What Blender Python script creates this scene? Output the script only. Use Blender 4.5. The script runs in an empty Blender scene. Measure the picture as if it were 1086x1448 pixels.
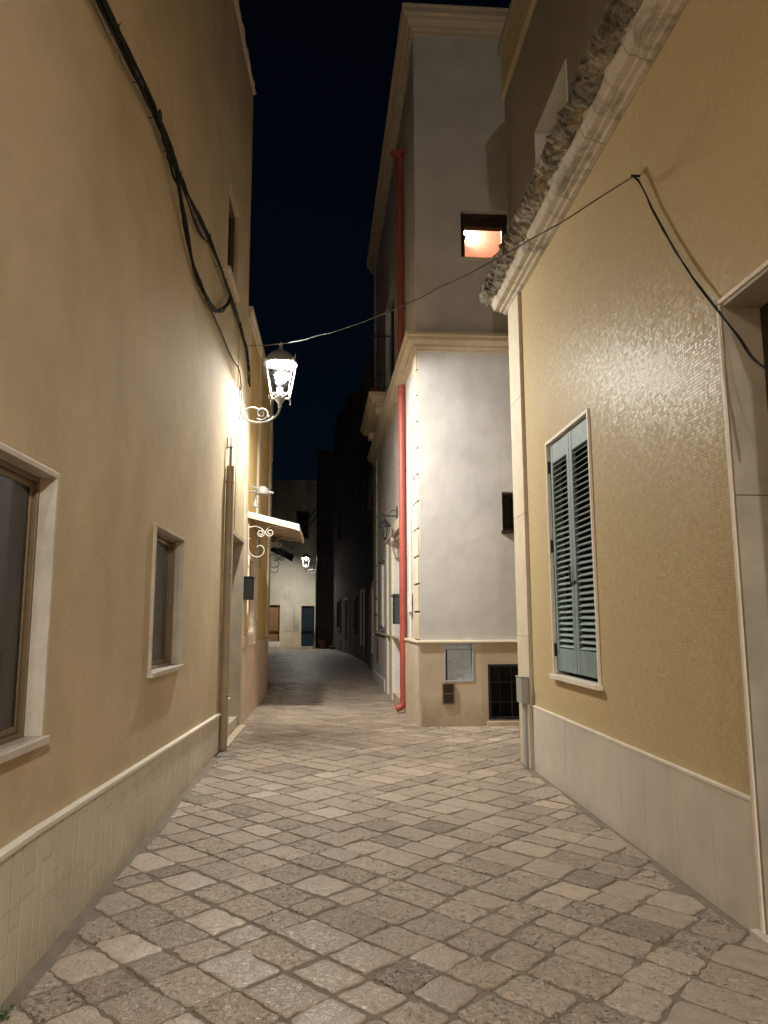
import bpy, bmesh, math, random
from mathutils import Vector, noise
random.seed(7)
sc = bpy.context.scene
COL = sc.collection
PI = math.pi

# ------------------------------------------------------------------ helpers
class MB:
    """collects faces; build() links them as one mesh object"""
    def __init__(s): s.v = []; s.f = []; s.a = []
    def quad(s, *p):
        b = len(s.v); s.v += [tuple(q) for q in p]; s.f.append(tuple(range(b, b+len(p))))
    def hexa(s, p):   # 8 points: bottom ring 0-3, top ring 4-7
        b = len(s.v); s.v += [tuple(q) for q in p]
        for f in ((0,3,2,1),(4,5,6,7),(0,1,5,4),(1,2,6,5),(2,3,7,6),(3,0,4,7)):
            s.f.append(tuple(b+i for i in f))
    def box(s, x0, x1, y0, y1, z0, z1):
        s.hexa([(x0,y0,z0),(x1,y0,z0),(x1,y1,z0),(x0,y1,z0),(x0,y0,z1),(x1,y0,z1),(x1,y1,z1),(x0,y1,z1)])
    def tube(s, pts, r, n=8, cap=True):
        pts = [Vector(p) for p in pts]; rs = r if isinstance(r, (list, tuple)) else [r]*len(pts)
        b = len(s.v); ref = None
        for i, p in enumerate(pts):
            t = (pts[min(i+1, len(pts)-1)] - pts[max(i-1, 0)])
            t = t.normalized() if t.length > 1e-9 else Vector((0,0,1))
            if ref is None:
                ref = Vector((0,0,1)) if abs(t.z) < .9 else Vector((1,0,0))
            a = (ref - t*ref.dot(t)).normalized(); ref = a; c = t.cross(a)
            for k in range(n):
                w = 2*PI*k/n; s.v.append(tuple(p + (a*math.cos(w)+c*math.sin(w))*rs[i]))
        for i in range(len(pts)-1):
            for k in range(n):
                s.f.append((b+i*n+k, b+i*n+(k+1)%n, b+(i+1)*n+(k+1)%n, b+(i+1)*n+k))
        if cap:
            s.f.append(tuple(b+k for k in range(n))[::-1]); e = b+(len(pts)-1)*n
            s.f.append(tuple(e+k for k in range(n)))
    def lathe(s, prof, c=(0,0,0), n=24, cap=True):
        b = len(s.v)
        for r, z in prof:
            for k in range(n):
                w = 2*PI*k/n; s.v.append((c[0]+r*math.cos(w), c[1]+r*math.sin(w), c[2]+z))
        m = len(prof)
        for i in range(m-1):
            for k in range(n):
                s.f.append((b+i*n+k, b+i*n+(k+1)%n, b+(i+1)*n+(k+1)%n, b+(i+1)*n+k))
        if cap:
            s.f.append(tuple(b+k for k in range(n))[::-1]); e = b+(m-1)*n
            s.f.append(tuple(e+k for k in range(n)))
    def prism(s, prof, fr, s0, s1, j=0.0):
        """profile [(d,z)] swept along a wall frame from s0 to s1"""
        b = len(s.v); m = len(prof)
        for ss in (s0, s1):
            for d, z in prof: s.v.append(tuple(fr.p(ss, z, d)))
        for i in range(m):
            k = (i+1) % m; s.f.append((b+i, b+k, b+m+k, b+m+i))
        s.f.append(tuple(range(b, b+m))[::-1]); s.f.append(tuple(range(b+m, b+2*m)))
    def build(s, name, m, parent=None, smooth=False, bevel=0, autos=False):
        sh = Vector(ROOTLOC.get(parent.name, (0,0,0))) if parent else Vector((0,0,0))
        me = bpy.data.meshes.new(name)
        me.from_pydata([tuple(Vector(v)-sh) for v in s.v], [], s.f)
        bm = bmesh.new(); bm.from_mesh(me); bmesh.ops.recalc_face_normals(bm, faces=bm.faces); bm.to_mesh(me); bm.free()
        if m: me.materials.append(m)
        o = bpy.data.objects.new(name, me); COL.objects.link(o)
        if parent: o.parent = parent; ROOTLOC[o.name] = tuple(sh)
        if smooth:
            for p in me.polygons: p.use_smooth = True
            if autos:
                me.set_sharp_from_angle(angle=math.radians(40))
        if bevel:
            bv = o.modifiers.new('bevel', 'BEVEL'); bv.width = bevel; bv.segments = 2; bv.limit_method = 'ANGLE'; bv.angle_limit = math.radians(40)
        return o
ROOTLOC = {}
def thing(name, label, cat, loc=(0,0,0), group=None, kind=None):
    o = bpy.data.objects.new(name, None); COL.objects.link(o); o.location = loc
    o.empty_display_size = .2; ROOTLOC[o.name] = tuple(loc)
    o['label'] = label; o['category'] = cat
    if group: o['group'] = group
    if kind: o['kind'] = kind
    return o
def tag(o, label, cat, kind=None, group=None):
    o['label'] = label; o['category'] = cat
    if kind: o['kind'] = kind
    if group: o['group'] = group
    return o

class Frame:
    """a vertical wall plane: s along it, z up, d outwards"""
    def __init__(s, O, T, flip=False):
        s.O = Vector((O[0], O[1], 0)); T = Vector((T[0], T[1], 0)); s.L = (T-s.O).length
        s.u = (T-s.O).normalized(); n = Vector((s.u.y, -s.u.x, 0)); s.n = -n if flip else n
    def p(s, a, z, d=0): return s.O + s.u*a + s.n*d + Vector((0,0,z))
def fbox(mb, F, s0, s1, z0, z1, d0, d1):
    mb.hexa([F.p(s0,z0,d0),F.p(s1,z0,d0),F.p(s1,z0,d1),F.p(s0,z0,d1),F.p(s0,z1,d0),F.p(s1,z1,d0),F.p(s1,z1,d1),F.p(s0,z1,d1)])
def wall(mb, F, s0, s1, z0, z1, holes=(), t=.35, ztop=None, grow=0):
    """slab with real openings; ztop(s) lets the top edge slope"""
    holes = [(a-grow, b-0+grow, c-grow if c > z0 else c, d+grow) for a, b, c, d in holes]
    S = sorted({s0, s1, *[h[0] for h in holes], *[h[1] for h in holes]})
    Z = sorted({z0, z1, *[h[2] for h in holes], *[h[3] for h in holes]})
    zz = lambda a, z: ztop(a) if (ztop and z == z1) else z
    for i in range(len(S)-1):
        for k in range(len(Z)-1):
            a, b, c, d = S[i], S[i+1], Z[k], Z[k+1]
            if any(h[0] <= a and b <= h[1] and h[2] <= c and d <= h[3] for h in holes): continue
            mb.quad(F.p(a,zz(a,c)),F.p(b,zz(b,c)),F.p(b,zz(b,d)),F.p(a,zz(a,d)))
            mb.quad(F.p(a,zz(a,c),-t),F.p(b,zz(b,c),-t),F.p(b,zz(b,d),-t),F.p(a,zz(a,d),-t))
    for h in list(holes)+[(s0,s1,z0,z1)]:
        a, b, c, d = h
        mb.quad(F.p(a,c),F.p(b,c),F.p(b,c,-t),F.p(a,c,-t)); mb.quad(F.p(a,zz(a,d)),F.p(b,zz(b,d)),F.p(b,zz(b,d),-t),F.p(a,zz(a,d),-t))
        mb.quad(F.p(a,c),F.p(a,zz(a,d)),F.p(a,zz(a,d),-t),F.p(a,c,-t)); mb.quad(F.p(b,c),F.p(b,zz(b,d)),F.p(b,zz(b,d),-t),F.p(b,c,-t))
def frame_ring(mb, F, s0, s1, z0, z1, w, d0, d1, sides='lrtb'):
    if 'b' in sides: fbox(mb, F, s0, s1, z0, z0+w, d0, d1)
    if 't' in sides: fbox(mb, F, s0, s1, z1-w, z1, d0, d1)
    zb = z0+w if 'b' in sides else z0; zt = z1-w if 't' in sides else z1
    if 'l' in sides: fbox(mb, F, s0, s0+w, zb, zt, d0, d1)
    if 'r' in sides: fbox(mb, F, s1-w, s1, zb, zt, d0, d1)

# ------------------------------------------------------------------ materials
def new_mat(name):
    m = bpy.data.materials.new(name); m.use_nodes = True; nt = m.node_tree
    for n in list(nt.nodes): nt.nodes.remove(n)
    out = nt.nodes.new('ShaderNodeOutputMaterial'); b = nt.nodes.new('ShaderNodeBsdfPrincipled')
    nt.links.new(b.outputs[0], out.inputs[0]); return m, nt, b, out
def N(nt, t, **kw):
    n = nt.nodes.new(t)
    for k, v in kw.items(): setattr(n, k, v)
    return n
def pos(nt, scale=(1,1,1)):
    g = N(nt, 'ShaderNodeNewGeometry'); mp = N(nt, 'ShaderNodeVectorMath', operation='MULTIPLY'); mp.inputs[1].default_value = scale
    nt.links.new(g.outputs['Position'], mp.inputs[0]); return mp.outputs[0]
def nz(nt, vec, scale, detail=4, rough=.55, dist=0):
    n = N(nt, 'ShaderNodeTexNoise'); n.inputs['Scale'].default_value = scale; n.inputs['Detail'].default_value = detail
    n.inputs['Roughness'].default_value = rough; n.inputs['Distortion'].default_value = dist
    nt.links.new(vec, n.inputs['Vector']); return n.outputs['Fac']
def ramp(nt, fac, p0, p1, c0=(0,0,0,1), c1=(1,1,1,1)):
    r = N(nt, 'ShaderNodeValToRGB'); e = r.color_ramp.elements
    e[0].position = p0; e[1].position = p1; e[0].color = c0; e[1].color = c1
    nt.links.new(fac, r.inputs[0]); return r.outputs[0]
def mix(nt, fac, a, b, blend='MIX'):
    m = N(nt, 'ShaderNodeMix', data_type='RGBA', blend_type=blend)
    for s, v in ((m.inputs[0], fac), (m.inputs[6], a), (m.inputs[7], b)):
        if isinstance(v, (int, float)): s.default_value = v
        elif isinstance(v, tuple): s.default_value = v if len(v) == 4 else (*v, 1)
        else: nt.links.new(v, s)
    return m.outputs[2]
def math_(nt, op, a, b=0.0):
    m = N(nt, 'ShaderNodeMath', operation=op)
    for s, v in ((m.inputs[0], a), (m.inputs[1], b)):
        if isinstance(v, (int, float)): s.default_value = v
        else: nt.links.new(v, s)
    return m.outputs[0]
def bump(nt, h, strength, dist, prev=None):
    b = N(nt, 'ShaderNodeBump'); b.inputs['Strength'].default_value = strength; b.inputs['Distance'].default_value = dist
    nt.links.new(h, b.inputs['Height'])
    if prev is not None: nt.links.new(prev, b.inputs['Normal'])
    return b.outputs[0]
def simple(name, col, rough=.6, metal=0, var=.12, nscale=6, bmp=.15, bscale=60, bdist=.003, spec=.4):
    m, nt, b, o = new_mat(name); p = pos(nt)
    dark = tuple(c*(1-var) for c in col); lite = tuple(min(1, c*(1+var)) for c in col)
    f = ramp(nt, nz(nt, p, nscale, 6), .3, .7)
    nt.links.new(mix(nt, f, dark, lite), b.inputs['Base Color'])
    b.inputs['Roughness'].default_value = rough; b.inputs['Metallic'].default_value = metal
    b.inputs['Specular IOR Level'].default_value = spec
    if bmp: nt.links.new(bump(nt, nz(nt, p, bscale, 5), bmp, bdist), b.inputs['Normal'])
    return m
def stucco(name, col, stain=(.3,.24,.16), stain_amt=.25, grain=90, vstretch=.45, bstr=.5, rough=.85, base_dirt=0, zdirt=0.0, cracks=0):
    """rendered wall: mottled colour, vertical streaks of dirt, combed grain"""
    m, nt, b, o = new_mat(name); p = pos(nt)
    dark = tuple(c*.85 for c in col); lite = tuple(min(1, c*1.1) for c in col)
    c = mix(nt, ramp(nt, nz(nt, p, 1.3, 7, .6), .32, .7), dark, lite)
    st = ramp(nt, nz(nt, pos(nt, (1.6,1.6,.25)), 1.0, 8, .62, .4), .52, .78)
    c = mix(nt, math_(nt, 'MULTIPLY', st, stain_amt), c, stain)
    sp = ramp(nt, nz(nt, p, 38, 3), .68, .8)
    c = mix(nt, math_(nt, 'MULTIPLY', sp, .18), c, stain)
    if base_dirt:
        g = N(nt, 'ShaderNodeSeparateXYZ'); nt.links.new(p, g.inputs[0])
        hgt = math_(nt, 'ADD', g.outputs[2], math_(nt, 'MULTIPLY', nz(nt, p, 3.5, 6, .7), -.75))
        f = ramp(nt, math_(nt, 'ADD', hgt, .45), zdirt+.05, zdirt+.55, (1,1,1,1), (0,0,0,1))
        c = mix(nt, math_(nt, 'MULTIPLY', f, base_dirt), c, stain)
    if cracks:
        dn = N(nt, 'ShaderNodeTexNoise'); dn.inputs['Scale'].default_value = 3.5; dn.inputs['Detail'].default_value = 6; nt.links.new(p, dn.inputs['Vector'])
        dsc = N(nt, 'ShaderNodeVectorMath', operation='SCALE'); nt.links.new(dn.outputs['Color'], dsc.inputs[0]); dsc.inputs['Scale'].default_value = .35
        da = N(nt, 'ShaderNodeVectorMath', operation='ADD'); nt.links.new(p, da.inputs[0]); nt.links.new(dsc.outputs[0], da.inputs[1])
        ve = N(nt, 'ShaderNodeTexVoronoi', feature='DISTANCE_TO_EDGE'); ve.inputs['Scale'].default_value = .75; nt.links.new(da.outputs[0], ve.inputs['Vector'])
        line = ramp(nt, ve.outputs['Distance'], .0, .0045, (1,1,1,1), (0,0,0,1)); where = ramp(nt, nz(nt, p, .8, 3), .54, .66)
        c = mix(nt, math_(nt, 'MULTIPLY', math_(nt, 'MULTIPLY', line, where), cracks), c, tuple(x*.35 for x in stain))
    nt.links.new(c, b.inputs['Base Color'])
    b.inputs['Roughness'].default_value = rough; b.inputs['Specular IOR Level'].default_value = .25
    h = nz(nt, pos(nt, (1,1,vstretch)), grain, 4, .6, .6)
    b1 = bump(nt, h, bstr, .006)
    b2 = bump(nt, nz(nt, p, 2.2, 3), .35, .03, b1)
    nt.links.new(b2, b.inputs['Normal']); return m
def glass_pane(name, tint=(.02,.02,.022)):
    m, nt, b, o = new_mat(name)
    b.inputs['Base Color'].default_value = (*tint, 1); b.inputs['Roughness'].default_value = .12; b.inputs['Specular IOR Level'].default_value = .22
    fo = ramp(nt, nz(nt, pos(nt, (14,14,.4)), 1.0, 3), .35, .7)
    nt.links.new(mix(nt, fo, tuple(x*.6 for x in tint), tuple(x*1.9 for x in tint)), b.inputs['Base Color'])
    nt.links.new(bump(nt, nz(nt, pos(nt), 2.5, 2), .08, .02), b.inputs['Normal']); return m
def clear_glass(name):
    m, nt, b, o = new_mat(name); nt.nodes.remove(b)
    t = N(nt, 'ShaderNodeBsdfTransparent'); t.inputs[0].default_value = (.93,.95,.95,1); g = N(nt, 'ShaderNodeBsdfGlossy'); g.inputs['Roughness'].default_value = .05
    lw = N(nt, 'ShaderNodeLayerWeight'); fr = math_(nt, 'ADD', math_(nt, 'MULTIPLY', math_(nt, 'POWER', lw.outputs['Facing'], 4.0), .6), .035); mx = N(nt, 'ShaderNodeMixShader')
    nt.links.new(fr, mx.inputs[0]); nt.links.new(t.outputs[0], mx.inputs[1]); nt.links.new(g.outputs[0], mx.inputs[2]); nt.links.new(mx.outputs[0], o.inputs[0]); return m
def emit(name, col, strength):
    m, nt, b, o = new_mat(name); nt.nodes.remove(b)
    e = N(nt, 'ShaderNodeEmission'); e.inputs[0].default_value = (*col, 1); e.inputs[1].default_value = strength
    nt.links.new(e.outputs[0], o.inputs[0]); return m

M = {}
M['beige'] = stucco('beige_stucco', (.57,.46,.305), stain=(.38,.29,.18), stain_amt=.18, bstr=1.0, base_dirt=.25, zdirt=.33, cracks=.15)
M['yellow'] = stucco('yellow_plaster', (.60,.42,.17), stain=(.35,.24,.1), stain_amt=.25, bstr=.25)
M['white'] = stucco('white_plaster', (.61,.59,.575), stain=(.40,.36,.32), stain_amt=.14, bstr=.2, grain=120, cracks=.12)
M['white_base'] = stucco('sandy_base_plaster', (.56,.46,.34), stain=(.22,.18,.13), stain_amt=.25, bstr=.3, base_dirt=.65, zdirt=-.08)
M['far'] = stucco('old_lime_plaster', (.62,.57,.46), stain=(.07,.065,.06), stain_amt=.95, bstr=.3)
M['far_lo'] = stucco('cream_lower_plaster', (.68,.58,.40), stain=(.3,.25,.16), stain_amt=.3, bstr=.2)
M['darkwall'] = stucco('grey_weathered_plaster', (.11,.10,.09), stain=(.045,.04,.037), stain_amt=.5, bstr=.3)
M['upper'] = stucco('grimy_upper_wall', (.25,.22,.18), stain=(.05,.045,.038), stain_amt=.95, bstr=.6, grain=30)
M['fascia'] = stucco('ochre_fascia', (.42,.35,.22), stain=(.2,.16,.1), stain_amt=.3, bstr=.2)
M['stone'] = simple('cream_limestone', (.57,.49,.37), .6, var=.1, nscale=5, bmp=.25, bscale=35)
M['stone_w'] = simple('pale_trim_stone', (.72,.66,.56), .55, var=.08, nscale=9, bmp=.15, bscale=50)
M['sillstone'] = simple('greyish_marble_trim', (.55,.49,.41), .5, var=.14, nscale=7, bmp=.12, bscale=40)
M['pink'] = simple('pinkish_stone_cladding', (.62,.47,.36), .5, var=.1, nscale=3, bmp=.12, bscale=25)
M['trav'] = stucco('travertine_slab', (.61,.55,.48), stain=(.42,.37,.31), stain_amt=.4, grain=60, vstretch=.2, bstr=.12, rough=.5, base_dirt=.45, zdirt=-.42)
M['tile'] = stucco('cream_glazed_tile', (.65,.58,.47), stain=(.42,.35,.26), stain_amt=.3, grain=40, vstretch=.4, bstr=.06, rough=.4, base_dirt=.45, zdirt=-.42)
M['grout'] = simple('dark_grout', (.10,.08,.055), .9)
M['jamb'] = simple('brown_grey_jamb_stone', (.38,.33,.26), .6, var=.15, nscale=4, bmp=.2, bscale=40)
M['dkjoint'] = simple('dark_brown_joint', (.07,.045,.03), .8)
M['alu'] = simple('bronze_aluminium', (.22,.16,.10), .42, .5, var=.08, bmp=.05)
M['pane'] = glass_pane('dark_window_glass', (.012,.010,.008))
M['blackvoid'] = simple('unlit_interior', (.01,.009,.008), .9, bmp=0)
M['black'] = simple('black_painted_iron', (.014,.014,.016), .45, var=.2, bmp=.15, bscale=120)
M['bark'] = simple('black_cable_rubber', (.012,.011,.010), .75, bmp=.1, spec=.2)
M['wirey'] = simple('pale_grey_wire', (.13,.12,.11), .5, bmp=0)
M['iron'] = simple('grey_painted_iron', (.22,.215,.205), .45, var=.12, bmp=.2, bscale=90)
M['greyiron'] = simple('dull_grey_lamp_metal', (.16,.15,.135), .5, bmp=.1)
M['awncream'] = simple('cream_painted_awning', (.46,.43,.38), .5, bmp=.08)
M['whitemetal'] = simple('white_painted_metal', (.7,.68,.63), .4, var=.06, bmp=.05)
M['pipe_b'] = simple('beige_painted_pipe', (.36,.28,.19), .5, var=.12, bmp=.1, bscale=40)
M['red'] = simple('red_painted_pipe', (.34,.072,.05), .45, var=.14, nscale=7, bmp=.1, bscale=45)
M['greybox'] = simple('grey_plastic_box', (.33,.32,.30), .5, var=.08, bmp=.04)
M['zinc'] = simple('galvanised_sheet', (.42,.45,.48), .42, .35, var=.1, nscale=14, bmp=.06, bscale=30)
M['brown'] = simple('rusty_brown_metal', (.14,.07,.04), .6, var=.25, nscale=20)
M['doorbrown'] = simple('brown_wood_door', (.32,.17,.08), .5, var=.15, nscale=12)
M['teal'] = simple('dark_teal_door_paint', (.006,.022,.032), .4, var=.15, nscale=8)
M['darkwood'] = simple('dark_wood', (.035,.022,.014), .5, var=.3, nscale=14)
M['navy'] = simple('dark_blue_letterbox_paint', (.045,.06,.075), .4)
M['terracotta'] = simple('terracotta', (.35,.13,.07), .7)
M['orange'] = simple('orange_room_paint', (.88,.55,.43), .8, var=.04, bmp=0)
M['glass'] = clear_glass('clear_lantern_glass')
LAMP = 445.0
LCOL = (1.0,.945,.86)
M['led'] = emit('lamp_diffuser', LCOL, 70)

# shutters: chalky faded turquoise paint with worn spots
m, nt, b, o = new_mat('faded_turquoise_paint'); p = pos(nt)
c = mix(nt, ramp(nt, nz(nt, pos(nt,(1,1,.5)), 9, 7, .65), .35, .7), (.155,.225,.225), (.24,.325,.325))
c = mix(nt, ramp(nt, nz(nt, p, 45, 6, .7), .60, .72), c, (.36,.38,.33))
c = mix(nt, ramp(nt, nz(nt, pos(nt,(1,1,.3)), 26, 6, .7), .66, .74), c, (.12,.10,.07))
nt.links.new(c, b.inputs['Base Color']); b.inputs['Roughness'].default_value = .6
nt.links.new(bump(nt, nz(nt, pos(nt,(1,1,.15)), 90, 4), .3, .003), b.inputs['Normal']); M['shutter'] = m

# cornice stone: pale limestone, pitted, black lichen blotches
def cornice_mat(name, light, dark, lo, hi, bs):
    m, nt, b, o = new_mat(name); p = pos(nt)
    c = mix(nt, ramp(nt, nz(nt, p, 5, 8, .65), .3, .7), tuple(x*.82 for x in light), light)
    c = mix(nt, ramp(nt, nz(nt, p, 3.2, 10, .72, .8), lo, hi), c, dark)
    c = mix(nt, ramp(nt, nz(nt, p, 22, 4, .6), .66, .70), c, tuple(x*.45 for x in light))
    nt.links.new(c, b.inputs['Base Color']); b.inputs['Roughness'].default_value = .85
    b1 = bump(nt, nz(nt, p, 28, 8, .7, .6), bs, .02)
    nt.links.new(b1, b.inputs['Normal']); return m
M['corn'] = cornice_mat('eroded_cornice_stone', (.60,.53,.43), (.19,.165,.125), .50, .68, .6)
M['lip'] = cornice_mat('lichen_blackened_stone', (.40,.34,.25), (.05,.043,.032), .38, .62, .9)

# mosaic: 22 x 16 mm glass tesserae, each set at a slightly different tilt
def mosaic_mat():
    m, nt, b, o = new_mat('ochre_mosaic'); g = N(nt, 'ShaderNodeNewGeometry'); sp = N(nt, 'ShaderNodeSeparateXYZ'); nt.links.new(g.outputs['Position'], sp.inputs[0])
    w, h = .025, .02
    wob = math_(nt, 'MULTIPLY', math_(nt, 'SUBTRACT', nz(nt, g.outputs['Position'], 5, 2), .5), .006)
    yy = math_(nt, 'DIVIDE', sp.outputs[1], w); zz = math_(nt, 'DIVIDE', math_(nt, 'ADD', sp.outputs[2], wob), h)
    iz = math_(nt, 'FLOOR', zz)
    rowoff = N(nt, 'ShaderNodeTexWhiteNoise', noise_dimensions='1D'); nt.links.new(iz, rowoff.inputs['W'])
    yy = math_(nt, 'ADD', yy, math_(nt, 'MULTIPLY', rowoff.outputs['Value'], .35))
    iy = math_(nt, 'FLOOR', yy)
    cmb = N(nt, 'ShaderNodeCombineXYZ'); nt.links.new(iy, cmb.inputs[0]); nt.links.new(iz, cmb.inputs[1])
    wn = N(nt, 'ShaderNodeTexWhiteNoise', noise_dimensions='3D'); nt.links.new(cmb.outputs[0], wn.inputs['Vector'])
    fy = math_(nt, 'ABSOLUTE', math_(nt, 'SUBTRACT', math_(nt, 'FRACT', yy), .5)); fz = math_(nt, 'ABSOLUTE', math_(nt, 'SUBTRACT', math_(nt, 'FRACT', zz), .5))
    ey = ramp(nt, fy, .42, .49); ez = ramp(nt, fz, .40, .48)
    joint = math_(nt, 'MAXIMUM', ey, ez)
    c = mix(nt, wn.outputs['Value'], (.50,.39,.215), (.58,.465,.275))
    c = mix(nt, ramp(nt, nz(nt, g.outputs['Position'], 1.1, 6), .35, .7), c, (.53,.41,.225))
    c = mix(nt, math_(nt, 'MULTIPLY', joint, .7), c, (.42,.35,.24))
    nt.links.new(c, b.inputs['Base Color'])
    r = math_(nt, 'ADD', math_(nt, 'MULTIPLY', joint, .4), .37); nt.links.new(r, b.inputs['Roughness'])
    b.inputs['Specular IOR Level'].default_value = .085
    off = N(nt, 'ShaderNodeVectorMath', operation='SUBTRACT'); nt.links.new(wn.outputs['Color'], off.inputs[0]); off.inputs[1].default_value = (.5,.5,.5)
    scl = N(nt, 'ShaderNodeVectorMath', operation='SCALE'); nt.links.new(off.outputs[0], scl.inputs[0]); scl.inputs['Scale'].default_value = .11
    add = N(nt, 'ShaderNodeVectorMath', operation='ADD'); nt.links.new(scl.outputs[0], add.inputs[0]); nt.links.new(g.outputs['Normal'], add.inputs[1])
    nrm = N(nt, 'ShaderNodeVectorMath', operation='NORMALIZE'); nt.links.new(add.outputs[0], nrm.inputs[0])
    inv = math_(nt, 'SUBTRACT', 1.0, joint)
    bb = bump(nt, inv, .35, .002, nrm.outputs[0])
    nt.links.new(bb, b.inputs['Normal']); return m
M['mosaic'] = mosaic_mat()

# paving: worn limestone setts, tint and pitting differ from stone to stone
def paving_mat():
    m, nt, b, o = new_mat('worn_limestone_setts'); p = pos(nt)
    at = N(nt, 'ShaderNodeAttribute', attribute_name='tint'); sp = N(nt, 'ShaderNodeSeparateColor'); nt.links.new(at.outputs['Color'], sp.inputs[0])
    t, pit, warm = sp.outputs[0], sp.outputs[1], sp.outputs[2]
    c = mix(nt, t, (.285,.22,.173), (.55,.445,.357))
    c = mix(nt, math_(nt, 'MULTIPLY', warm, .5), c, (.48,.37,.265))
    c = mix(nt, math_(nt, 'MULTIPLY', ramp(nt, nz(nt, p, 14, 8, .7), .42, .7), .5), c, (.21,.18,.145))
    # short worm-like tooling pits
    dv = N(nt, 'ShaderNodeTexNoise'); dv.inputs['Scale'].default_value = 24; dv.inputs['Detail'].default_value = 2; nt.links.new(p, dv.inputs['Vector'])
    d2 = N(nt, 'ShaderNodeVectorMath', operation='SCALE'); nt.links.new(dv.outputs['Color'], d2.inputs[0]); d2.inputs['Scale'].default_value = .07
    ad = N(nt, 'ShaderNodeVectorMath', operation='ADD'); nt.links.new(p, ad.inputs[0]); nt.links.new(d2.outputs[0], ad.inputs[1])
    vo = N(nt, 'ShaderNodeTexVoronoi', feature='F1'); vo.inputs['Scale'].default_value = 34; nt.links.new(ad.outputs[0], vo.inputs['Vector'])
    pits = ramp(nt, vo.outputs['Distance'], .10, .42)                # 0 in a pit
    msk = ramp(nt, nz(nt, p, 9, 4, .6), .36, .62)
    depth = math_(nt, 'MULTIPLY', pit, msk)
    hole = math_(nt, 'MULTIPLY', math_(nt, 'SUBTRACT', 1.0, pits), depth)
    c = mix(nt, math_(nt, 'MULTIPLY', hole, .85), c, (.09,.072,.056))
    rid = ramp(nt, nz(nt, ad.outputs[0], 27, 3, .55, 2.2), .52, .66)
    c = mix(nt, math_(nt, 'MULTIPLY', math_(nt, 'MULTIPLY', rid, pit), .55), c, (.64,.55,.45))
    nt.links.new(c, b.inputs['Base Color'])
    rg = math_(nt, 'ADD', .24, math_(nt, 'MULTIPLY', nz(nt, p, 30, 4), .28)); nt.links.new(rg, b.inputs['Roughness']); b.inputs['Specular IOR Level'].default_value = .45
    b1 = bump(nt, math_(nt, 'SUBTRACT', 1.0, hole), 1.0, .016)
    worm = nz(nt, ad.outputs[0], 27, 3, .55, 2.2)
    b2 = bump(nt, math_(nt, 'MULTIPLY', worm, math_(nt, 'ADD', .25, pit)), .9, .022, b1)
    b3 = bump(nt, nz(nt, p, 7, 4), .45, .012, b2); nt.links.new(b3, b.inputs['Normal']); return m
M['sett'] = paving_mat()
m, nt, b, o = new_mat('cement_joint'); p = pos(nt)
c = mix(nt, ramp(nt, nz(nt, p, 7, 8, .7), .3, .7), (.15,.12,.09), (.27,.22,.165))
c = mix(nt, ramp(nt, nz(nt, p, 120, 3), .62, .7), c, (.33,.29,.23))
nt.links.new(c, b.inputs['Base Color']); b.inputs['Roughness'].default_value = .85
nt.links.new(bump(nt, nz(nt, p, 55, 7, .7), .8, .012), b.inputs['Normal']); M['cement'] = m

# ------------------------------------------------------------------ ground
g = MB(); g.quad((-160,-60,-.007),(160,-60,-.007),(160,260,-.007),(-160,260,-.007))
tag(g.build('ground', M['cement']), 'brown cement bedding showing in the joints between the paving stones', 'ground', 'structure')

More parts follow.
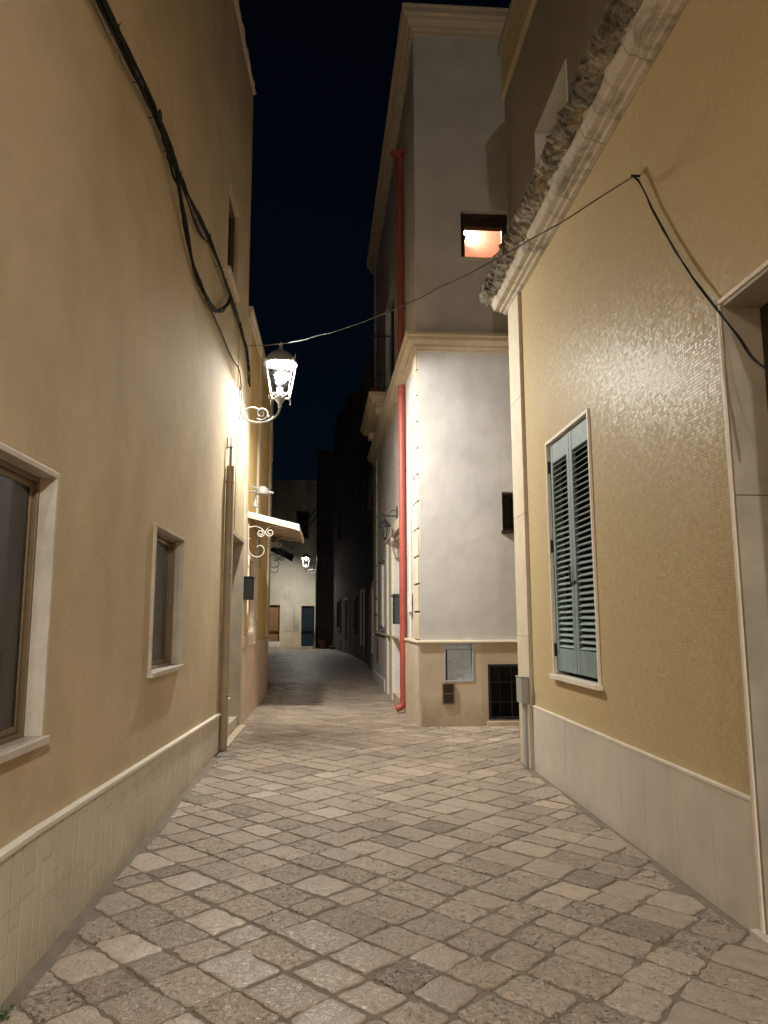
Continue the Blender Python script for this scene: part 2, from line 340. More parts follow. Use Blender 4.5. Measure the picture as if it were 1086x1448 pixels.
def clip(poly, a, b, c):   # keep a*x+b*y<=c
    out = []
    for i in range(len(poly)):
        p, q = poly[i], poly[(i+1) % len(poly)]
        dp, dq = a*p[0]+b*p[1]-c, a*q[0]+b*q[1]-c
        if dp <= 0: out.append(p)
        if dp*dq < 0:
            t = dp/(dp-dq); out.append((p[0]+(q[0]-p[0])*t, p[1]+(q[1]-p[1])*t))
    return out
def build_paving():
    rng = random.Random(11)
    V, F, T = [], [], []
    ang = math.radians(-47.5); e1 = Vector((math.cos(ang), math.sin(ang))); e2 = Vector((-e1.y, e1.x))
    def inside(c):
        x, y = c.x, c.y
        if y < -13 or y > 43.2: return False
        if y < 11: L = -1.24
        elif y < 15.6: L = -1.28
        else: L = -1.2 - (y-15.6)*.105
        if x < L-.1: return False
        if y < 8.0: R = 2.0
        elif y < 10.9: R = 6.5
        elif y < 26: R = 1.35
        else: R = 1.35 - (y-26)*.09
        return x < R+.1
    cuts = [-36.0]
    while cuts[-1] < 36: cuts.append(cuts[-1]+rng.choice((.23,.26,.28,.30,.33))*rng.uniform(.95,1.05))
    drift = [0.0]*len(cuts)
    v = -32.0
    while v < 36:
        w = rng.choice((.195,.215,.235,.255))*rng.uniform(.96,1.04)
        row = rng.uniform(-.02,.02)
        for k in range(len(cuts)): drift[k] = max(-.07, min(.07, drift[k]+rng.uniform(-.022,.022)))
        for k in range(len(cuts)-1):
            u = cuts[k]+drift[k]+row; l = cuts[k+1]+drift[k+1]+row-u
            c = e1*(u+l/2) + e2*(v+w/2)
            if inside(c):
                near = c.y < 9.5
                gap = rng.uniform(.006,.012)
                hl, hw = l/2-gap, w/2-gap
                sk = rng.uniform(-.012,.012)
                n1, n2 = (7, 5) if near else (2, 2)
                cr = rng.uniform(.006,.026)
                ring = []
                cs = [(-hl,-hw),(hl,-hw),(hl,hw),(-hl,hw)]
                cs = [(a+rng.uniform(-.010,.010), b2+rng.uniform(-.009,.009)) for a, b2 in cs]
                for k in range(4):
                    p, q = Vector(cs[k]), Vector(cs[(k+1)%4]); d = q-p; L = d.length; d.normalize(); nn = Vector((-d.y, d.x))
                    n = n1 if k % 2 == 0 else n2
                    ring.append(p + d*cr)
                    for i in range(1, n):
                        ring.append(p + d*(cr+(L-2*cr)*i/n) + nn*rng.uniform(-.007,.008)*(1 if near else .4))
                    ring.append(q - d*cr)
                poly = [tuple(c + e1*(r.x+sk*r.y/hw) + e2*r.y) for r in ring]
                if c.y < 11.2: poly = clip(poly, -1, 0, 1.235 + .02*math.sin(c.y*3))
                if c.y < 8.0: poly = clip(poly, 1, 0, 1.985 + .03*math.sin(c.y*4))
                poly = [p for i, p in enumerate(poly) if (Vector(p)-Vector(poly[i-1])).length > .0015]
                if len(poly) >= 5:
                    A = sum(poly[i-1][0]*poly[i][1]-poly[i][0]*poly[i-1][1] for i in range(len(poly)))/2
                    if A > .006:
                        cc = Vector((sum(p[0] for p in poly)/len(poly), sum(p[1] for p in poly)/len(poly)))
                        z = rng.uniform(-.0025,.0025); tx, ty = rng.uniform(-.008,.008), rng.uniform(-.008,.008)
                        dome = rng.uniform(-.001,.003)
                        tint = (min(1,max(0,rng.gauss(.55,.26))), min(1,max(0.02,rng.gauss(.55,.33))), max(0,min(1,rng.gauss(.25,.3))), 1)
                        b = len(V); n = len(poly)
                        # skirt, rounded shoulder, inner rings, centre
                        rings = ((1.0,-.02),(1.0,-.004),(.99,-.001),(.965,0),(.75,dome*.5),(.4,dome)) if near else ((1.0,-.02),(1.0,-.005),(.97,0))
                        for f, dz in rings:
                            for p in poly:
                                q = cc + (Vector(p)-cc)*f
                                zz = z + dz + (q.x-cc.x)*tx + (q.y-cc.y)*ty
                                if near and f < .99: zz += noise.noise((q.x*16, q.y*16, 0))*.0025
                                V.append((q.x, q.y, zz))
                        V.append((cc.x, cc.y, z+(dome if near else 0)))
                        for r in range(len(rings)-1):
                            for i in range(n):
                                k = (i+1) % n; F.append((b+r*n+i, b+r*n+k, b+(r+1)*n+k, b+(r+1)*n+i))
                        lb = b+(len(rings)-1)*n
                        for i in range(n): F.append((lb+i, lb+(i+1)%n, b+len(rings)*n))
                        T += [tint]*(n*len(rings)+1)
        v += w
    me = bpy.data.meshes.new('paving'); me.from_pydata(V, [], F)
    ca = me.color_attributes.new('tint', 'FLOAT_COLOR', 'POINT')
    ca.data.foreach_set('color', [x for t in T for x in t])
    for p in me.polygons: p.use_smooth = True
    me.materials.append(M['sett']); o = bpy.data.objects.new('paving', me); COL.objects.link(o)
    tag(o, 'street paved with diagonal rows of worn pale limestone setts', 'paving', 'structure')
build_paving()

# ------------------------------------------------------------------ beige house on the left
LX = -1.32
FL = Frame((LX,0), (LX,10))                     # s = Y, outward +X
hs = thing('beige_house', 'tall beige stucco house filling the left side, with tiled plinth and bronze windows', 'house', (LX-2,4,0))
W1 = (2.25,3.53,.985,2.165); W2 = (5.55,6.58,1.125,2.19); WU = (8.72,9.62,5.82,7.0); DR = (9.74,10.9,0,2.62)
ztop = lambda a: 9.3 + max(0, a-8.0)*.17
mb = MB(); wall(mb, FL, -14, 10.95, -.2, 9.8, [W1, W2, WU, (DR[0],DR[1],-.2,DR[3])], .4, ztop, .012)
mb.box(LX-5.5, LX-.4, 10.6, 10.9, -.2, 9.2); mb.box(LX-5.5, LX-.4, -14, -13.7, -.2, 9.2); mb.box(LX-5.8, LX-5.5, -14, 10.9, -.2, 9.2); mb.box(LX-5.5, LX-.41, -13.7, 10.6, 8.9, 9.1)
mb.build('wall', M['beige'], hs)
# coping along the eaves, chipped
mb = MB(); yy = [-14+.12*i for i in range(int(24.95/.12)+1)]
prof = [(-.42,.0),(.03,.0),(.055,.025),(.05,.07),(.02,.09),(-.42,.1)]
b0 = 0
for i, y in enumerate(yy):
    for d, z in prof:
        nn = noise.noise((y*5.1, d*9, z*20))*.018 + noise.noise((y*17, d*9, 3))*.008
        mb.v.append((LX+d+nn*(d > 0), y, ztop(y)+z+nn))
    if i:
        for k in range(6):
            k2 = (k+1) % 6; mb.f.append((b0-6+k, b0-6+k2, b0+k2, b0+k))
    b0 += 6
mb.f.append((0,1,2,3,4,5)); mb.f.append(tuple(b0-6+k for k in range(6)))
mb.build('roof_coping', M['stone'], hs)
def bronze_window(W, F, parent, trim=True, two=True):
    """stone surround; inside it a bronze sliding frame with two leaves and dark panes"""
    s0, s1, z0, z1 = W
    mb = MB()
    if trim: frame_ring(mb, F, s0-.028, s1+.028, z0, z1+.028, .028, -.07, .022, 'lrt')
    fbox(mb, F, s0-.045, s1+.045, z0-.035, z0, -.07, .045)
    w = mb.build('window', M['sillstone'], parent, bevel=.003)
    mb = MB(); frame_ring(mb, F, s0-.01, s1+.01, z0-.01, z1+.01, .034, -.12, -.055)
    mid = (s0+s1)/2; leaves = ((s0+.024, mid+.02), (mid-.02, s1-.024)) if two else ((s0+.024, s1-.024),)
    for i, (a, b2) in enumerate(leaves): frame_ring(mb, F, a, b2, z0+.024, z1-.024, .03, -.112+.02*i, -.094+.02*i)
    mb.build('sash', M['alu'], w, bevel=.002)
    for i, (a, b2) in enumerate(leaves):
        mb = MB(); fbox(mb, F, a+.03, b2-.03, z0+.054, z1-.054, -.106+.02*i, -.10+.02*i); mb.build('pane', M['pane'], w)
    mb = MB(); fbox(mb, F, s0-.01, s1+.01, z0-.01, z1+.01, -.42, -.40); mb.build('backing', M['blackvoid'], w)
bronze_window(W1, FL, hs); bronze_window(W2, FL, hs, two=False); bronze_window(WU, FL, hs, trim=False, two=False)
# plinth: cream tiles of mixed sizes under a sloping stone cap
pz = lambda s: .60 - (s-3.3)*.030 if s > 3.3 else .60
mb = MB(); P = 0.016
mb.hexa([FL.p(-14,-.2,0),FL.p(9.0,-.2,0),FL.p(9.0,-.2,P),FL.p(-14,-.2,P),FL.p(-14,pz(-14)-.03,0),FL.p(9.0,pz(9.0)-.03,0),FL.p(9.0,pz(9.0)-.03,P),FL.p(-14,pz(-14)-.03,P)])
pl = mb.build('plinth', M['grout'], hs)
mb = MB(); rng = random.Random(5); s = 0.4; k = 0; G = .0046
while s < 8.98:
    w = (.105,.155,.085,.13)[k % 4]*rng.uniform(.9,1.1); e = min(s+w, 8.985)
    cuts = sorted(rng.sample([.09,.17,.25,.33,.42,.5], 2)); zs = [-.05]+[c for c in cuts if c < pz(s)-.07]+[None]
    for i in range(len(zs)-1):
        za = zs[i]; zb = (lambda q: pz(q)-.03) if zs[i+1] is None else (lambda q, c=zs[i+1]: c)
        dd = P+.002+rng.uniform(-.0006,.0006)
        H = .0016
        mb.hexa([FL.p(s+G,za+H,P),FL.p(e-G,za+H,P),FL.p(e-G,za+H,dd),FL.p(s+G,za+H,dd),FL.p(s+G,zb(s)-H,P),FL.p(e-G,zb(e)-H,P),FL.p(e-G,zb(e)-H,dd),FL.p(s+G,zb(s)-H,dd)])
    s = e; k += 1
    if e >= 8.985: break
mb.build('tile_facing', M['tile'], pl)
mb = MB(); s = -14.0
while s < 9.0:
    e = min(s+1.25, 9.02); a, b2 = s+.0015, e-.0015; q = .036+rng.uniform(-.0015,.0015)
    mb.hexa([FL.p(a,pz(a)-.032,-.01),FL.p(b2,pz(b2)-.032,-.01),FL.p(b2,pz(b2)-.032,q),FL.p(a,pz(a)-.032,q),FL.p(a,pz(a),-.01),FL.p(b2,pz(b2),-.01),FL.p(b2,pz(b2)-.004,q),FL.p(a,pz(a)-.004,q)])
    s = e
    if e >= 9.02: break
mb.build('plinth_cap', M['stone_w'], pl, bevel=.005)
# smoother strip and stone surround at the doorway
mb = MB(); fbox(mb, FL, 9.93, 10.95, DR[3]+.06, 6.0, -.01, .012); mb.build('corner_strip', M['beige'], hs)
mb = MB(); fbox(mb, FL, 9.2, 9.70, -.05, .50, 0, .03); fbox(mb, FL, 9.18, 9.72, .50, .53, 0, .045)
mb.build('pier', M['stone'], hs)
mb = MB(); fbox(mb, FL, DR[0]-.09, DR[0], 0, DR[3]+.05, -.30, .02); fbox(mb, FL, DR[0], DR[1]+.09, DR[3], DR[3]+.05, -.30, .02); fbox(mb, FL, DR[1], DR[1]+.045, 0, DR[3], -.30, .02)
dw = mb.build('doorway', M['jamb'], hs)
mb = MB(); fbox(mb, FL, DR[0], DR[1], -.1, .15, -.45, -.02); fbox(mb, FL, 9.22, 11.0, -.1, .022, 0, .10); mb.build('threshold', M['stone'], dw, bevel=.006)
mb = MB(); fbox(mb, FL, DR[0], DR[1], .15, DR[3], -.36, -.31); 
for a, z0, z1 in ((9.84,.3,1.1),(9.84,1.25,2.5),(10.42,.3,1.1),(10.42,1.25,2.5)): fbox(mb, FL, a, a+.46, z0, z1, -.31, -.295)
mb.build('door', M['doorbrown'], dw, bevel=.004)

# ------------------------------------------------------------------ yellow house next to it
hy = thing('yellow_house', 'low yellow plastered house with pinkish stone base beyond the beige house', 'house', (LX-2,13,0))
WY = (11.75,12.55,1.30,2.45)
mb = MB(); wall(mb, FL, 10.952, 15.5, -.2, 6.2, [WY], .35, grow=.012)
mb.box(LX-4, LX-.35, 15.2, 15.5, -.2, 6.1); mb.box(LX-4.3, LX-4, 10.95, 15.5, -.2, 6.1); mb.box(LX-4, LX-.36, 10.96, 15.2, 5.8, 6.0); mb.build('wall', M['yellow'], hy)
mb = MB(); fbox(mb, FL, 10.952, 15.55, 6.2, 6.3, -.38, .07); fbox(mb, FL, 10.952, 15.52, 6.12, 6.2, 0, .04); mb.build('roof_coping', M['stone'], hy, bevel=.01)
mb = MB(); fbox(mb, FL, 11.0, 11.36, 0, 6.12, 0, .014); mb.build('pilaster', M['stone'], hy, bevel=.004)
for a, b2 in ((12.72,13.0),(15.1,15.5)):
    mb = MB(); fbox(mb, FL, a, b2, 1.16, 6.12, 0, .035); mb.build('pilaster', M['stone'], hy, bevel=.004)
mb = MB(); fbox(mb, FL, 11.36, 15.5, -.1, 1.1, 0, .02); fbox(mb, FL, 12.6, 15.52, 1.1, 1.15, 0, .04); fbox(mb, FL, 11.0, 12.6, 1.1, 1.25, 0, .025); mb.build('plinth', M['pink'], hy, bevel=.004)
mb = MB(); frame_ring(mb, FL, WY[0]-.06, WY[1]+.06, WY[2]-.04, WY[3]+.06, .06, -.05, .02)
w = mb.build('window', M['stone_w'], hy, bevel=.003); mb = MB(); fbox(mb, FL, WY[0], WY[1], WY[2], WY[3], -.16, -.12); mb.build('shutter', M['doorbrown'], w)
# set-back houses further along on the left
FC = Frame((-1.36,15.52), (-1.78,21.0)); FC2 = Frame((-1.80,21.0),(-3.75,43.0))
hc = thing('narrow_house', 'dim narrow plastered house just beyond the yellow house, under the second canopy', 'house', (-3,18,0))
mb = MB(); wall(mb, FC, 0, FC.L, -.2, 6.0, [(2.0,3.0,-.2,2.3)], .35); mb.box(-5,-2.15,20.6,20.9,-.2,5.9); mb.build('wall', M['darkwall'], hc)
mb = MB(); fbox(mb, FC, 2.0, 3.0, 0, 2.3, -.2, -.15); mb.build('door', M['darkwood'], hc)
mb = MB(); fbox(mb, FC, 0, FC.L, 6.0, 6.1, -.36, .06); mb.build('roof_coping', M['stone'], hc)
hc = thing('long_house', 'dim long house set back on the left, leading to the far lit facade', 'house', (-4,30,0))
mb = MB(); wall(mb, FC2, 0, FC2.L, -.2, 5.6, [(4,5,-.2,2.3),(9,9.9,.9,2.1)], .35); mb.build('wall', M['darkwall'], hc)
mb = MB(); fbox(mb, FC2, 4, 5, 0, 2.3, -.2, -.15); mb.build('door', M['darkwood'], hc)
mb = MB(); fbox(mb, FC2, 9, 9.9, .9, 2.1, -.2, -.15); mb.build('window', M['pane'], hc)

# ------------------------------------------------------------------ mosaic house on the right
RX = 2.06
FR = Frame((RX,0), (RX,10), flip=True)          # s = Y, outward -X
hm = thing('mosaic_house', 'ochre mosaic-clad house on the right with turquoise shutters and eroded stone cornice', 'house', (RX+2,3,0))
WS = (5.69,6.83,1.0,3.155); RD = (2.15,3.6,-.2,3.15)
mb = MB(); wall(mb, FR, -14, 7.60, -.2, 5.1, [WS, RD], .3, grow=.012); mb.build('wall', M['mosaic'], hm)
UW = (5.84,6.86,5.55,6.46)
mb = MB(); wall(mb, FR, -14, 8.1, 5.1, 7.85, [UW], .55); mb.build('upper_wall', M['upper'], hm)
mb = MB(); mb.box(RX+.3, RX+5, 7.8, 8.1, -.2, 5.1); mb.box(RX+.55, RX+5, 7.8, 8.1, 5.1, 8.4); mb.box(RX+5, RX+5.3, -14, 8.1, -.2, 8.4); mb.box(RX+.3, RX+5, -14, -13.7, -.2, 5.1); mb.box(RX+.56, RX+5, -14, -13.7, 5.1, 8.4)
mb.box(RX+.31, RX+4.99, -13.6, 7.7, 4.9, 5.05); mb.build('rear_wall', M['fascia'], hm)
mb = MB(); fbox(mb, FR, -14, 8.1, 7.85, 8.42, -.5, .03); fbox(mb, FR, -14, 8.12, 7.80, 7.87, -.2, .055)
fa = mb.build('fascia', M['fascia'], hm, bevel=.006)
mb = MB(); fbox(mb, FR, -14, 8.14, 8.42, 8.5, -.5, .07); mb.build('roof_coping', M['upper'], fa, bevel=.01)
mb = MB(); fbox(mb, FR, UW[0], UW[1], UW[2], UW[3], -.5, -.46); w = mb.build('window', M['pane'], hm)
mb = MB(); frame_ring(mb, FR, UW[0]-.001, UW[1]+.001, UW[2], UW[3]+.001, .012, -.54, .012, 'lrt')
mb.build('reveal_lining', M['whitemetal'], w)
mb = MB(); fbox(mb, FR, 7.595, 7.64, -.1, 5.08, -.3, -.02); mb.build('expansion_joint', M['dkjoint'], hm)
mb = MB()
for z0, z1 in ((-.1,1.32),(1.323,2.61),(2.613,3.9),(3.903,5.08)): fbox(mb, FR, 7.64, 8.1, z0, z1, -.3, .035)
mb.build('pilaster', M['stone'], hm, bevel=.004)
rng = random.Random(3)
mb = MB(); s = 3.63
for w in (.40,.42,.46,.40,.42,.44,.40,.42,.42,.2):
    e = min(s+w, 7.595); fbox(mb, FR, s+.001, e-.001, -.1, .615, -.01, .02+rng.uniform(-.001,.001)); s = e
fbox(mb, FR, -14, 2.1, -.1, .615, -.01, .02)
pl = mb.build('plinth', M['trav'], hm, bevel=.0015)
mb = MB(); fbox(mb, FR, 3.632, 7.595, .615, .635, -.01, .024); mb.build('plinth_cap', M['stone_w'], pl, bevel=.003)
# stone lined doorway at the picture's edge
mb = MB()
for z0, z1 in ((-.1,2.12),(2.124,3.15)): fbox(mb, FR, 3.58, 3.60, z0, z1, -.34, .012)
fbox(mb, FR, 2.15, 3.58, 3.13, 3.15, -.34, .012); fbox(mb, FR, 2.15, 2.17, -.1, 3.13, -.34, .012)
dw = mb.build('doorway', M['jamb'], hm, bevel=.002)
mb = MB(); fbox(mb, FR, 3.602, 3.626, -.1, 3.176, -.02, .022); fbox(mb, FR, 2.12, 3.602, 3.152, 3.176, -.02, .022); mb.build('edge_trim', M['stone_w'], dw, bevel=.002)
mb = MB(); fbox(mb, FR, 2.17, 3.58, .02, 3.13, -.30, -.2); fbox(mb, FR, 3.45, 3.58, .02, 3.13, -.2, -.19)
for z0, z1 in ((.25,1.0),(1.15,2.1),(2.25,3.0)):
    fbox(mb, FR, 2.3, 2.8, z0, z1, -.2, -.18); fbox(mb, FR, 2.92, 3.4, z0, z1, -.2, -.18)
d = mb.build('door', M['darkwood'], dw, bevel=.006)
mb = MB(); mb.lathe([(0.001,0),(.02,.004),(.022,.012),(.012,.02),(.001,.021)], (RX+.17,2.86,1.05), 12); mb.build('handle', M['brown'], d, smooth=True)
mb = MB(); fbox(mb, FR, 2.1, 3.66, -.1, .03, -.3, .06); mb.build('threshold', M['trav'], dw, bevel=.004)
# turquoise louvred shutters in a pale frame
s0, s1, z0, z1 = WS
mb = MB(); frame_ring(mb, FR, s0-.03, s1+.03, z0, z1+.03, .03, -.12, .018, 'lrt'); fbox(mb, FR, s0-.06, s1+.05, z0-.04, z0, -.12, .05)
wn_ = mb.build('shuttered_window', M['stone_w'], hm, bevel=.003)
mid = (s0+s1)/2
for a, b2 in ((s0+.006, mid-.004), (mid+.004, s1-.006)):
    mb = MB(); zb, zt = z0+.035, z1-.006; st = .07
    fbox(mb, FR, a, a+st, zb, zt, -.055, -.015); fbox(mb, FR, b2-st, b2, zb, zt, -.055, -.015)
    fbox(mb, FR, a+st, b2-st, zb, zb+.20, -.055, -.018); fbox(mb, FR, a+st, b2-st, zt-.19, zt, -.055, -.018)
    leaf = mb.build('shutter', M['shutter'], wn_, bevel=.004)
    mb = MB(); za, ze = zb+.20, zt-.19; n = 34
    for i in range(n):
        z = za + (ze-za)*(i+.5)/n; jt = rng.uniform(-.004,.004)
        mb.hexa([FR.p(a+st,z-.016+jt,-.020),FR.p(b2-st,z-.016-jt,-.020),FR.p(b2-st,z+.009-jt,-.055),FR.p(a+st,z+.009+jt,-.055),
                 FR.p(a+st,z-.010+jt,-.017),FR.p(b2-st,z-.010-jt,-.017),FR.p(b2-st,z+.015-jt,-.052),FR.p(a+st,z+.015+jt,-.052)])
    mb.build('louvres', M['shutter'], leaf)
    edge = a if a < mid-.3 else b2
    for zc in (z0+.22, (z0+z1)/2+.1, z1-.22):
        mb = MB(); fbox(mb, FR, edge-.014, edge+.014, zc-.055, zc+.055, -.016, -.004); mb.tube([FR.p(edge,zc-.06,.0),FR.p(edge,zc+.06,.0)], .008, 8)
        mb.build('hinge', M['black'], leaf)
mb = MB(); mb.tube([FR.p(mid-.07,1.82,-.004),FR.p(mid+.08,1.80,-.004)], .008, 8); mb.tube([FR.p(mid+.05,1.81,-.004),FR.p(mid+.055,1.90,.0),FR.p(mid+.075,1.97,.004)], [.007,.007,.004], 8)
mb.build('latch', M['black'], wn_)
mb = MB(); fbox(mb, FR, s0, s1, z0, z1, -.29, -.13); mb.build('backing', M['blackvoid'], wn_)
# cornice: moulded blocks with open joints, and a crumbling lichen-covered lip
mb = MB(); s = -14.0
while s < 8.2:
    e = min(s + rng.uniform(.75,1.05), 8.24); j = rng.uniform(-.008,.008); jz = rng.uniform(-.006,.006)
    prof = [(0,5.075),(.045,5.08),(.055,5.095),(.10,5.10),(.105,5.115),(.165,5.12+jz),(.18,5.14+jz),(.20+j,5.19+jz),(.21+j,5.20+jz),(.235+j,5.21+jz),(.24+j,5.40),(0,5.42)]
    mb.prism(prof, FR, s+.003, e-.003); s = e
    if e >= 8.24: break
co = mb.build('cornice', M['corn'], hm, bevel=.006)
mb = MB(); prof = [(.225,5.205),(.25,5.20),(.285,5.215),(.315,5.235),(.335,5.265),(.345,5.30),(.345,5.34),(.34,5.38),(.32,5.42),(.29,5.45),(.24,5.475),(.18,5.50),(.10,5.52),(.0,5.55)]
ys = [-.5+.022*i for i in range(int(8.78/.022)+1)]; n = len(prof)
for i, y in enumerate(ys):
    for k, (d, z) in enumerate(prof):
        q = Vector((y, d*1.3, z*1.3)); amp = .55 if k in (0, n-1) else 1
        a = noise.turbulence(q*13, 4, False)-.45; bb = noise.noise(q*4.2+Vector((7,3,1))); bl = noise.cell(Vector((y*7.5, k*.6, 2)))-.5
        dd = d + amp*(a*.05 + bb*.022 + bl*.006); zz_ = z + amp*(noise.noise(q*14+Vector((1,9,4)))*.022 + bb*.012)
        mb.v.append((RX-dd, y, zz_))
    if i:
        for k in range(n-1):
            b0 = i*n; mb.f.append((b0-n+k, b0-n+k+1, b0+k+1, b0+k))
mb.f.append(tuple(range(n))); mb.f.append(tuple((len(ys)-1)*n+k for k in range(n)))
mb.build('weathered_lip', M['lip'], co)

# ------------------------------------------------------------------ white house
WY0 = 10.72; WX0 = 1.27
FF = Frame((WX0,WY0), (8,WY0))                          # front towards the camera: s from the corner to the right
FS = Frame((1.10,19.3), (WX0,WY0))                      # side along the street (s measured from the far end)
L = FS.L
class Side:                                             # same plane, s measured from the near corner
    O = Vector((WX0,WY0,0)); u = -FS.u; n = Vector((-abs(FS.u.y), -abs(FS.u.x)*1.0, 0)).normalized()
    def p(s, a, z, d=0): return s.O + s.u*a + s.n*d + Vector((0,0,z))
FS = Side()
hw = thing('white_house', 'tall white plastered corner house with stone cornice, string course and lit window', 'house', (3.5,14,0))
LW = (.70,1.47,7.08,7.88); DW = (1.24,1.95,2.8,3.38); CW = (.96,2.0,.09,.86); MT = (.33,.76,.62,1.17)
mb = MB(); wall(mb, FF, 0, 6.5, -.2, 11.0, [LW, DW, CW, MT], .35); mb.build('wall', M['white'], hw)
SD = (2.25,3.55,.0,3.0); SWn = (5.4,6.2,1.3,2.8); BD = (3.4,5.2,6.2,8.45)
mb = MB(); wall(mb, FS, 0, L, -.2, 11.0, [SD, SWn, BD], .30, grow=.012); mb.box(6.5,7.7,WY0+.35,19.2,-.2,11.0); mb.box(1.5,7.6,18.9,19.25,-.2,11.0); mb.box(1.62,7.6,11.1,18.8,10.6,10.8); mb.box(1.7,7.6,11.3,18.8,5.9,6.1)
mb.build('street_wall', M['white'], hw)
def band(mb, prof, D):
    """moulding wrapped round the corner of the white house, mitred"""
    def corner(d): 
        return FF.O - FF.n*0 + FF.n*d + FS.n*d
    b0 = len(mb.v); m = len(prof)
    rows = []
    for d, z in prof:
        c = corner(d); rows.append((FS.p(L+d*.0, z, d), Vector((c.x, c.y, z)), FF.p(6.5, z, d)))
    for a, b, c in rows: mb.v += [tuple(a), tuple(b), tuple(c)]
    for i in range(m):
        k = (i+1) % m
        for j in (0,1): mb.f.append((b0+i*3+j, b0+i*3+j+1, b0+k*3+j+1, b0+k*3+j))
    mb.f.append(tuple(b0+i*3 for i in range(m))); mb.f.append(tuple(b0+i*3+2 for i in range(m)))
mb = MB(); band(mb, [(-.02,5.53),(.03,5.53),(.035,5.575),(.075,5.58),(.08,5.625),(.13,5.64),(.16,5.67),(.165,5.72),(.20,5.73),(.20,5.775),(-.02,5.80)], 0)
mb.build('string_course', M['stone'], hw, bevel=.003)
mb = MB(); band(mb, [(-.02,10.90),(.03,10.90),(.035,10.96),(.07,10.97),(.08,11.02),(.12,11.04),(.15,11.08),(.155,11.13),(.20,11.15),(.20,11.24),(.215,11.25),(.215,11.29),(-.35,11.31)], 0)
mb.build('roof_cornice', M['stone'], hw, bevel=.003)
for a, b2 in ((.02,.52),(L-.5,L-.02)):
    mb = MB(); fbox(mb, FS, a, b2, 5.80, 10.90, 0, .02); mb.build('pilaster', M['white'], hw, bevel=.003)
for a, b2 in ((.012,.56),(L-.95,L-.02)):
    mb = MB(); z = 1.2
    while z < 5.52:
        e = min(z+.405, 5.53); fbox(mb, FS, a, b2, z+.017, e-.009, 0, .03); z = e
    qs = mb.build('quoin_strip', M['stone'], hw, bevel=.004)
    mb = MB(); fbox(mb, FS, a+.004, b2-.004, 1.21, 5.52, 0, .009); mb.build('joint_backing', M['dkjoint'], qs)
mb = MB(); band(mb, [(-.02,-.1),(.045,-.1),(.045,1.16),(-.02,1.16)], 0)
# plinth front panel is cut by the cellar window and cabinet, so it is made of pieces
mb = MB()
for a, b2, c, d in ((.0,.33,-.1,1.16),(.33,.76,-.1,.62),(.76,.96,-.1,1.16),(.96,2.0,.86,1.16),(2.0,6.5,-.1,1.16),(.96,2.0,-.1,.09)):
    fbox(mb, FF, a, b2, c, d, -.01, .04)
pl = mb.build('plinth', M['white_base'], hw)
mb = MB(); fbox(mb, FS, -.04, 2.12, -.1, 1.16, -.01, .045); mb.build('plinth_return', M['stone'], pl, bevel=.006)
mb = MB(); fbox(mb, FS, 5.1, L, .25, 1.10, -.01, .045); fbox(mb, FS, 5.1, L, -.1, .25, -.01, .075); mb.build('plinth_return', M['white'], pl, bevel=.006)
mb = MB(); band(mb, [(-.02,1.16),(.06,1.16),(.065,1.175),(.055,1.20),(-.02,1.205)], 0); mb.build('plinth_cap', M['stone'], pl, bevel=.003)
# lit window with the orange room behind it
s0, s1, z0, z1 = LW
mb = MB(); fbox(mb, FF, s0, s1, z1-.13, z1, -.30, -.10); frame_ring(mb, FF, s0, s1, z0, z1-.13, .085, -.26, -.14, 'lr'); fbox(mb, FF, s0+.085, s1-.085, z1-.20, z1-.13, -.26, -.14); fbox(mb, FF, s0+.085, s1-.085, z0, z0+.03, -.26, -.14)
w = mb.build('lit_window', M['darkwood'], hw, bevel=.004)
mb = MB(); fbox(mb, FF, s0-.03, s1+.03, z0-.035, z0, -.3, .03); mb.build('sill', M['stone_w'], w, bevel=.003)
mb = MB(); fbox(mb, FF, s0+.085, s1-.085, z0+.03, z1-.20, -.205, -.20); mb.build('pane', M['glass'], w)
mb = MB(); X0, X1, Y0, Y1, Z0, Z1 = 1.72, 4.2, WY0+.36, WY0+1.15, 6.2, 9.0
mb.quad((X0,Y1,Z0),(X1,Y1,Z0),(X1,Y1,Z1),(X0,Y1,Z1)); mb.quad((X0,Y0,Z0),(X0,Y1,Z0),(X0,Y1,Z1),(X0,Y0,Z1)); mb.quad((X1,Y0,Z0),(X1,Y1,Z0),(X1,Y1,Z1),(X1,Y0,Z1)); mb.quad((X0,Y0,Z1),(X1,Y0,Z1),(X1,Y1,Z1),(X0,Y1,Z1)); mb.quad((X0,Y0,Z0),(X1,Y0,Z0),(X1,Y1,Z0),(X0,Y1,Z0))
mb.build('room', M['orange'], w)
# little dark window half hidden by the pilaster
s0, s1, z0, z1 = DW
mb = MB(); fbox(mb, FF, s0-.02, s1+.02, z0-.05, z0, -.3, .03); frame_ring(mb, FF, s0, s1, z0, z1, .05, -.24, -.18)
for q in (.2,.36,.52): mb.tube([FF.p(s0+q,z0,-.14),FF.p(s0+q,z1,-.14)], .008, 6)
w = mb.build('window', M['darkwood'], hw); w['label'] = 'small dark barred window'
mb = MB(); fbox(mb, FF, s0+.05, s1-.05, z0+.05, z1-.05, -.22, -.21); mb.build('pane', M['pane'], w)
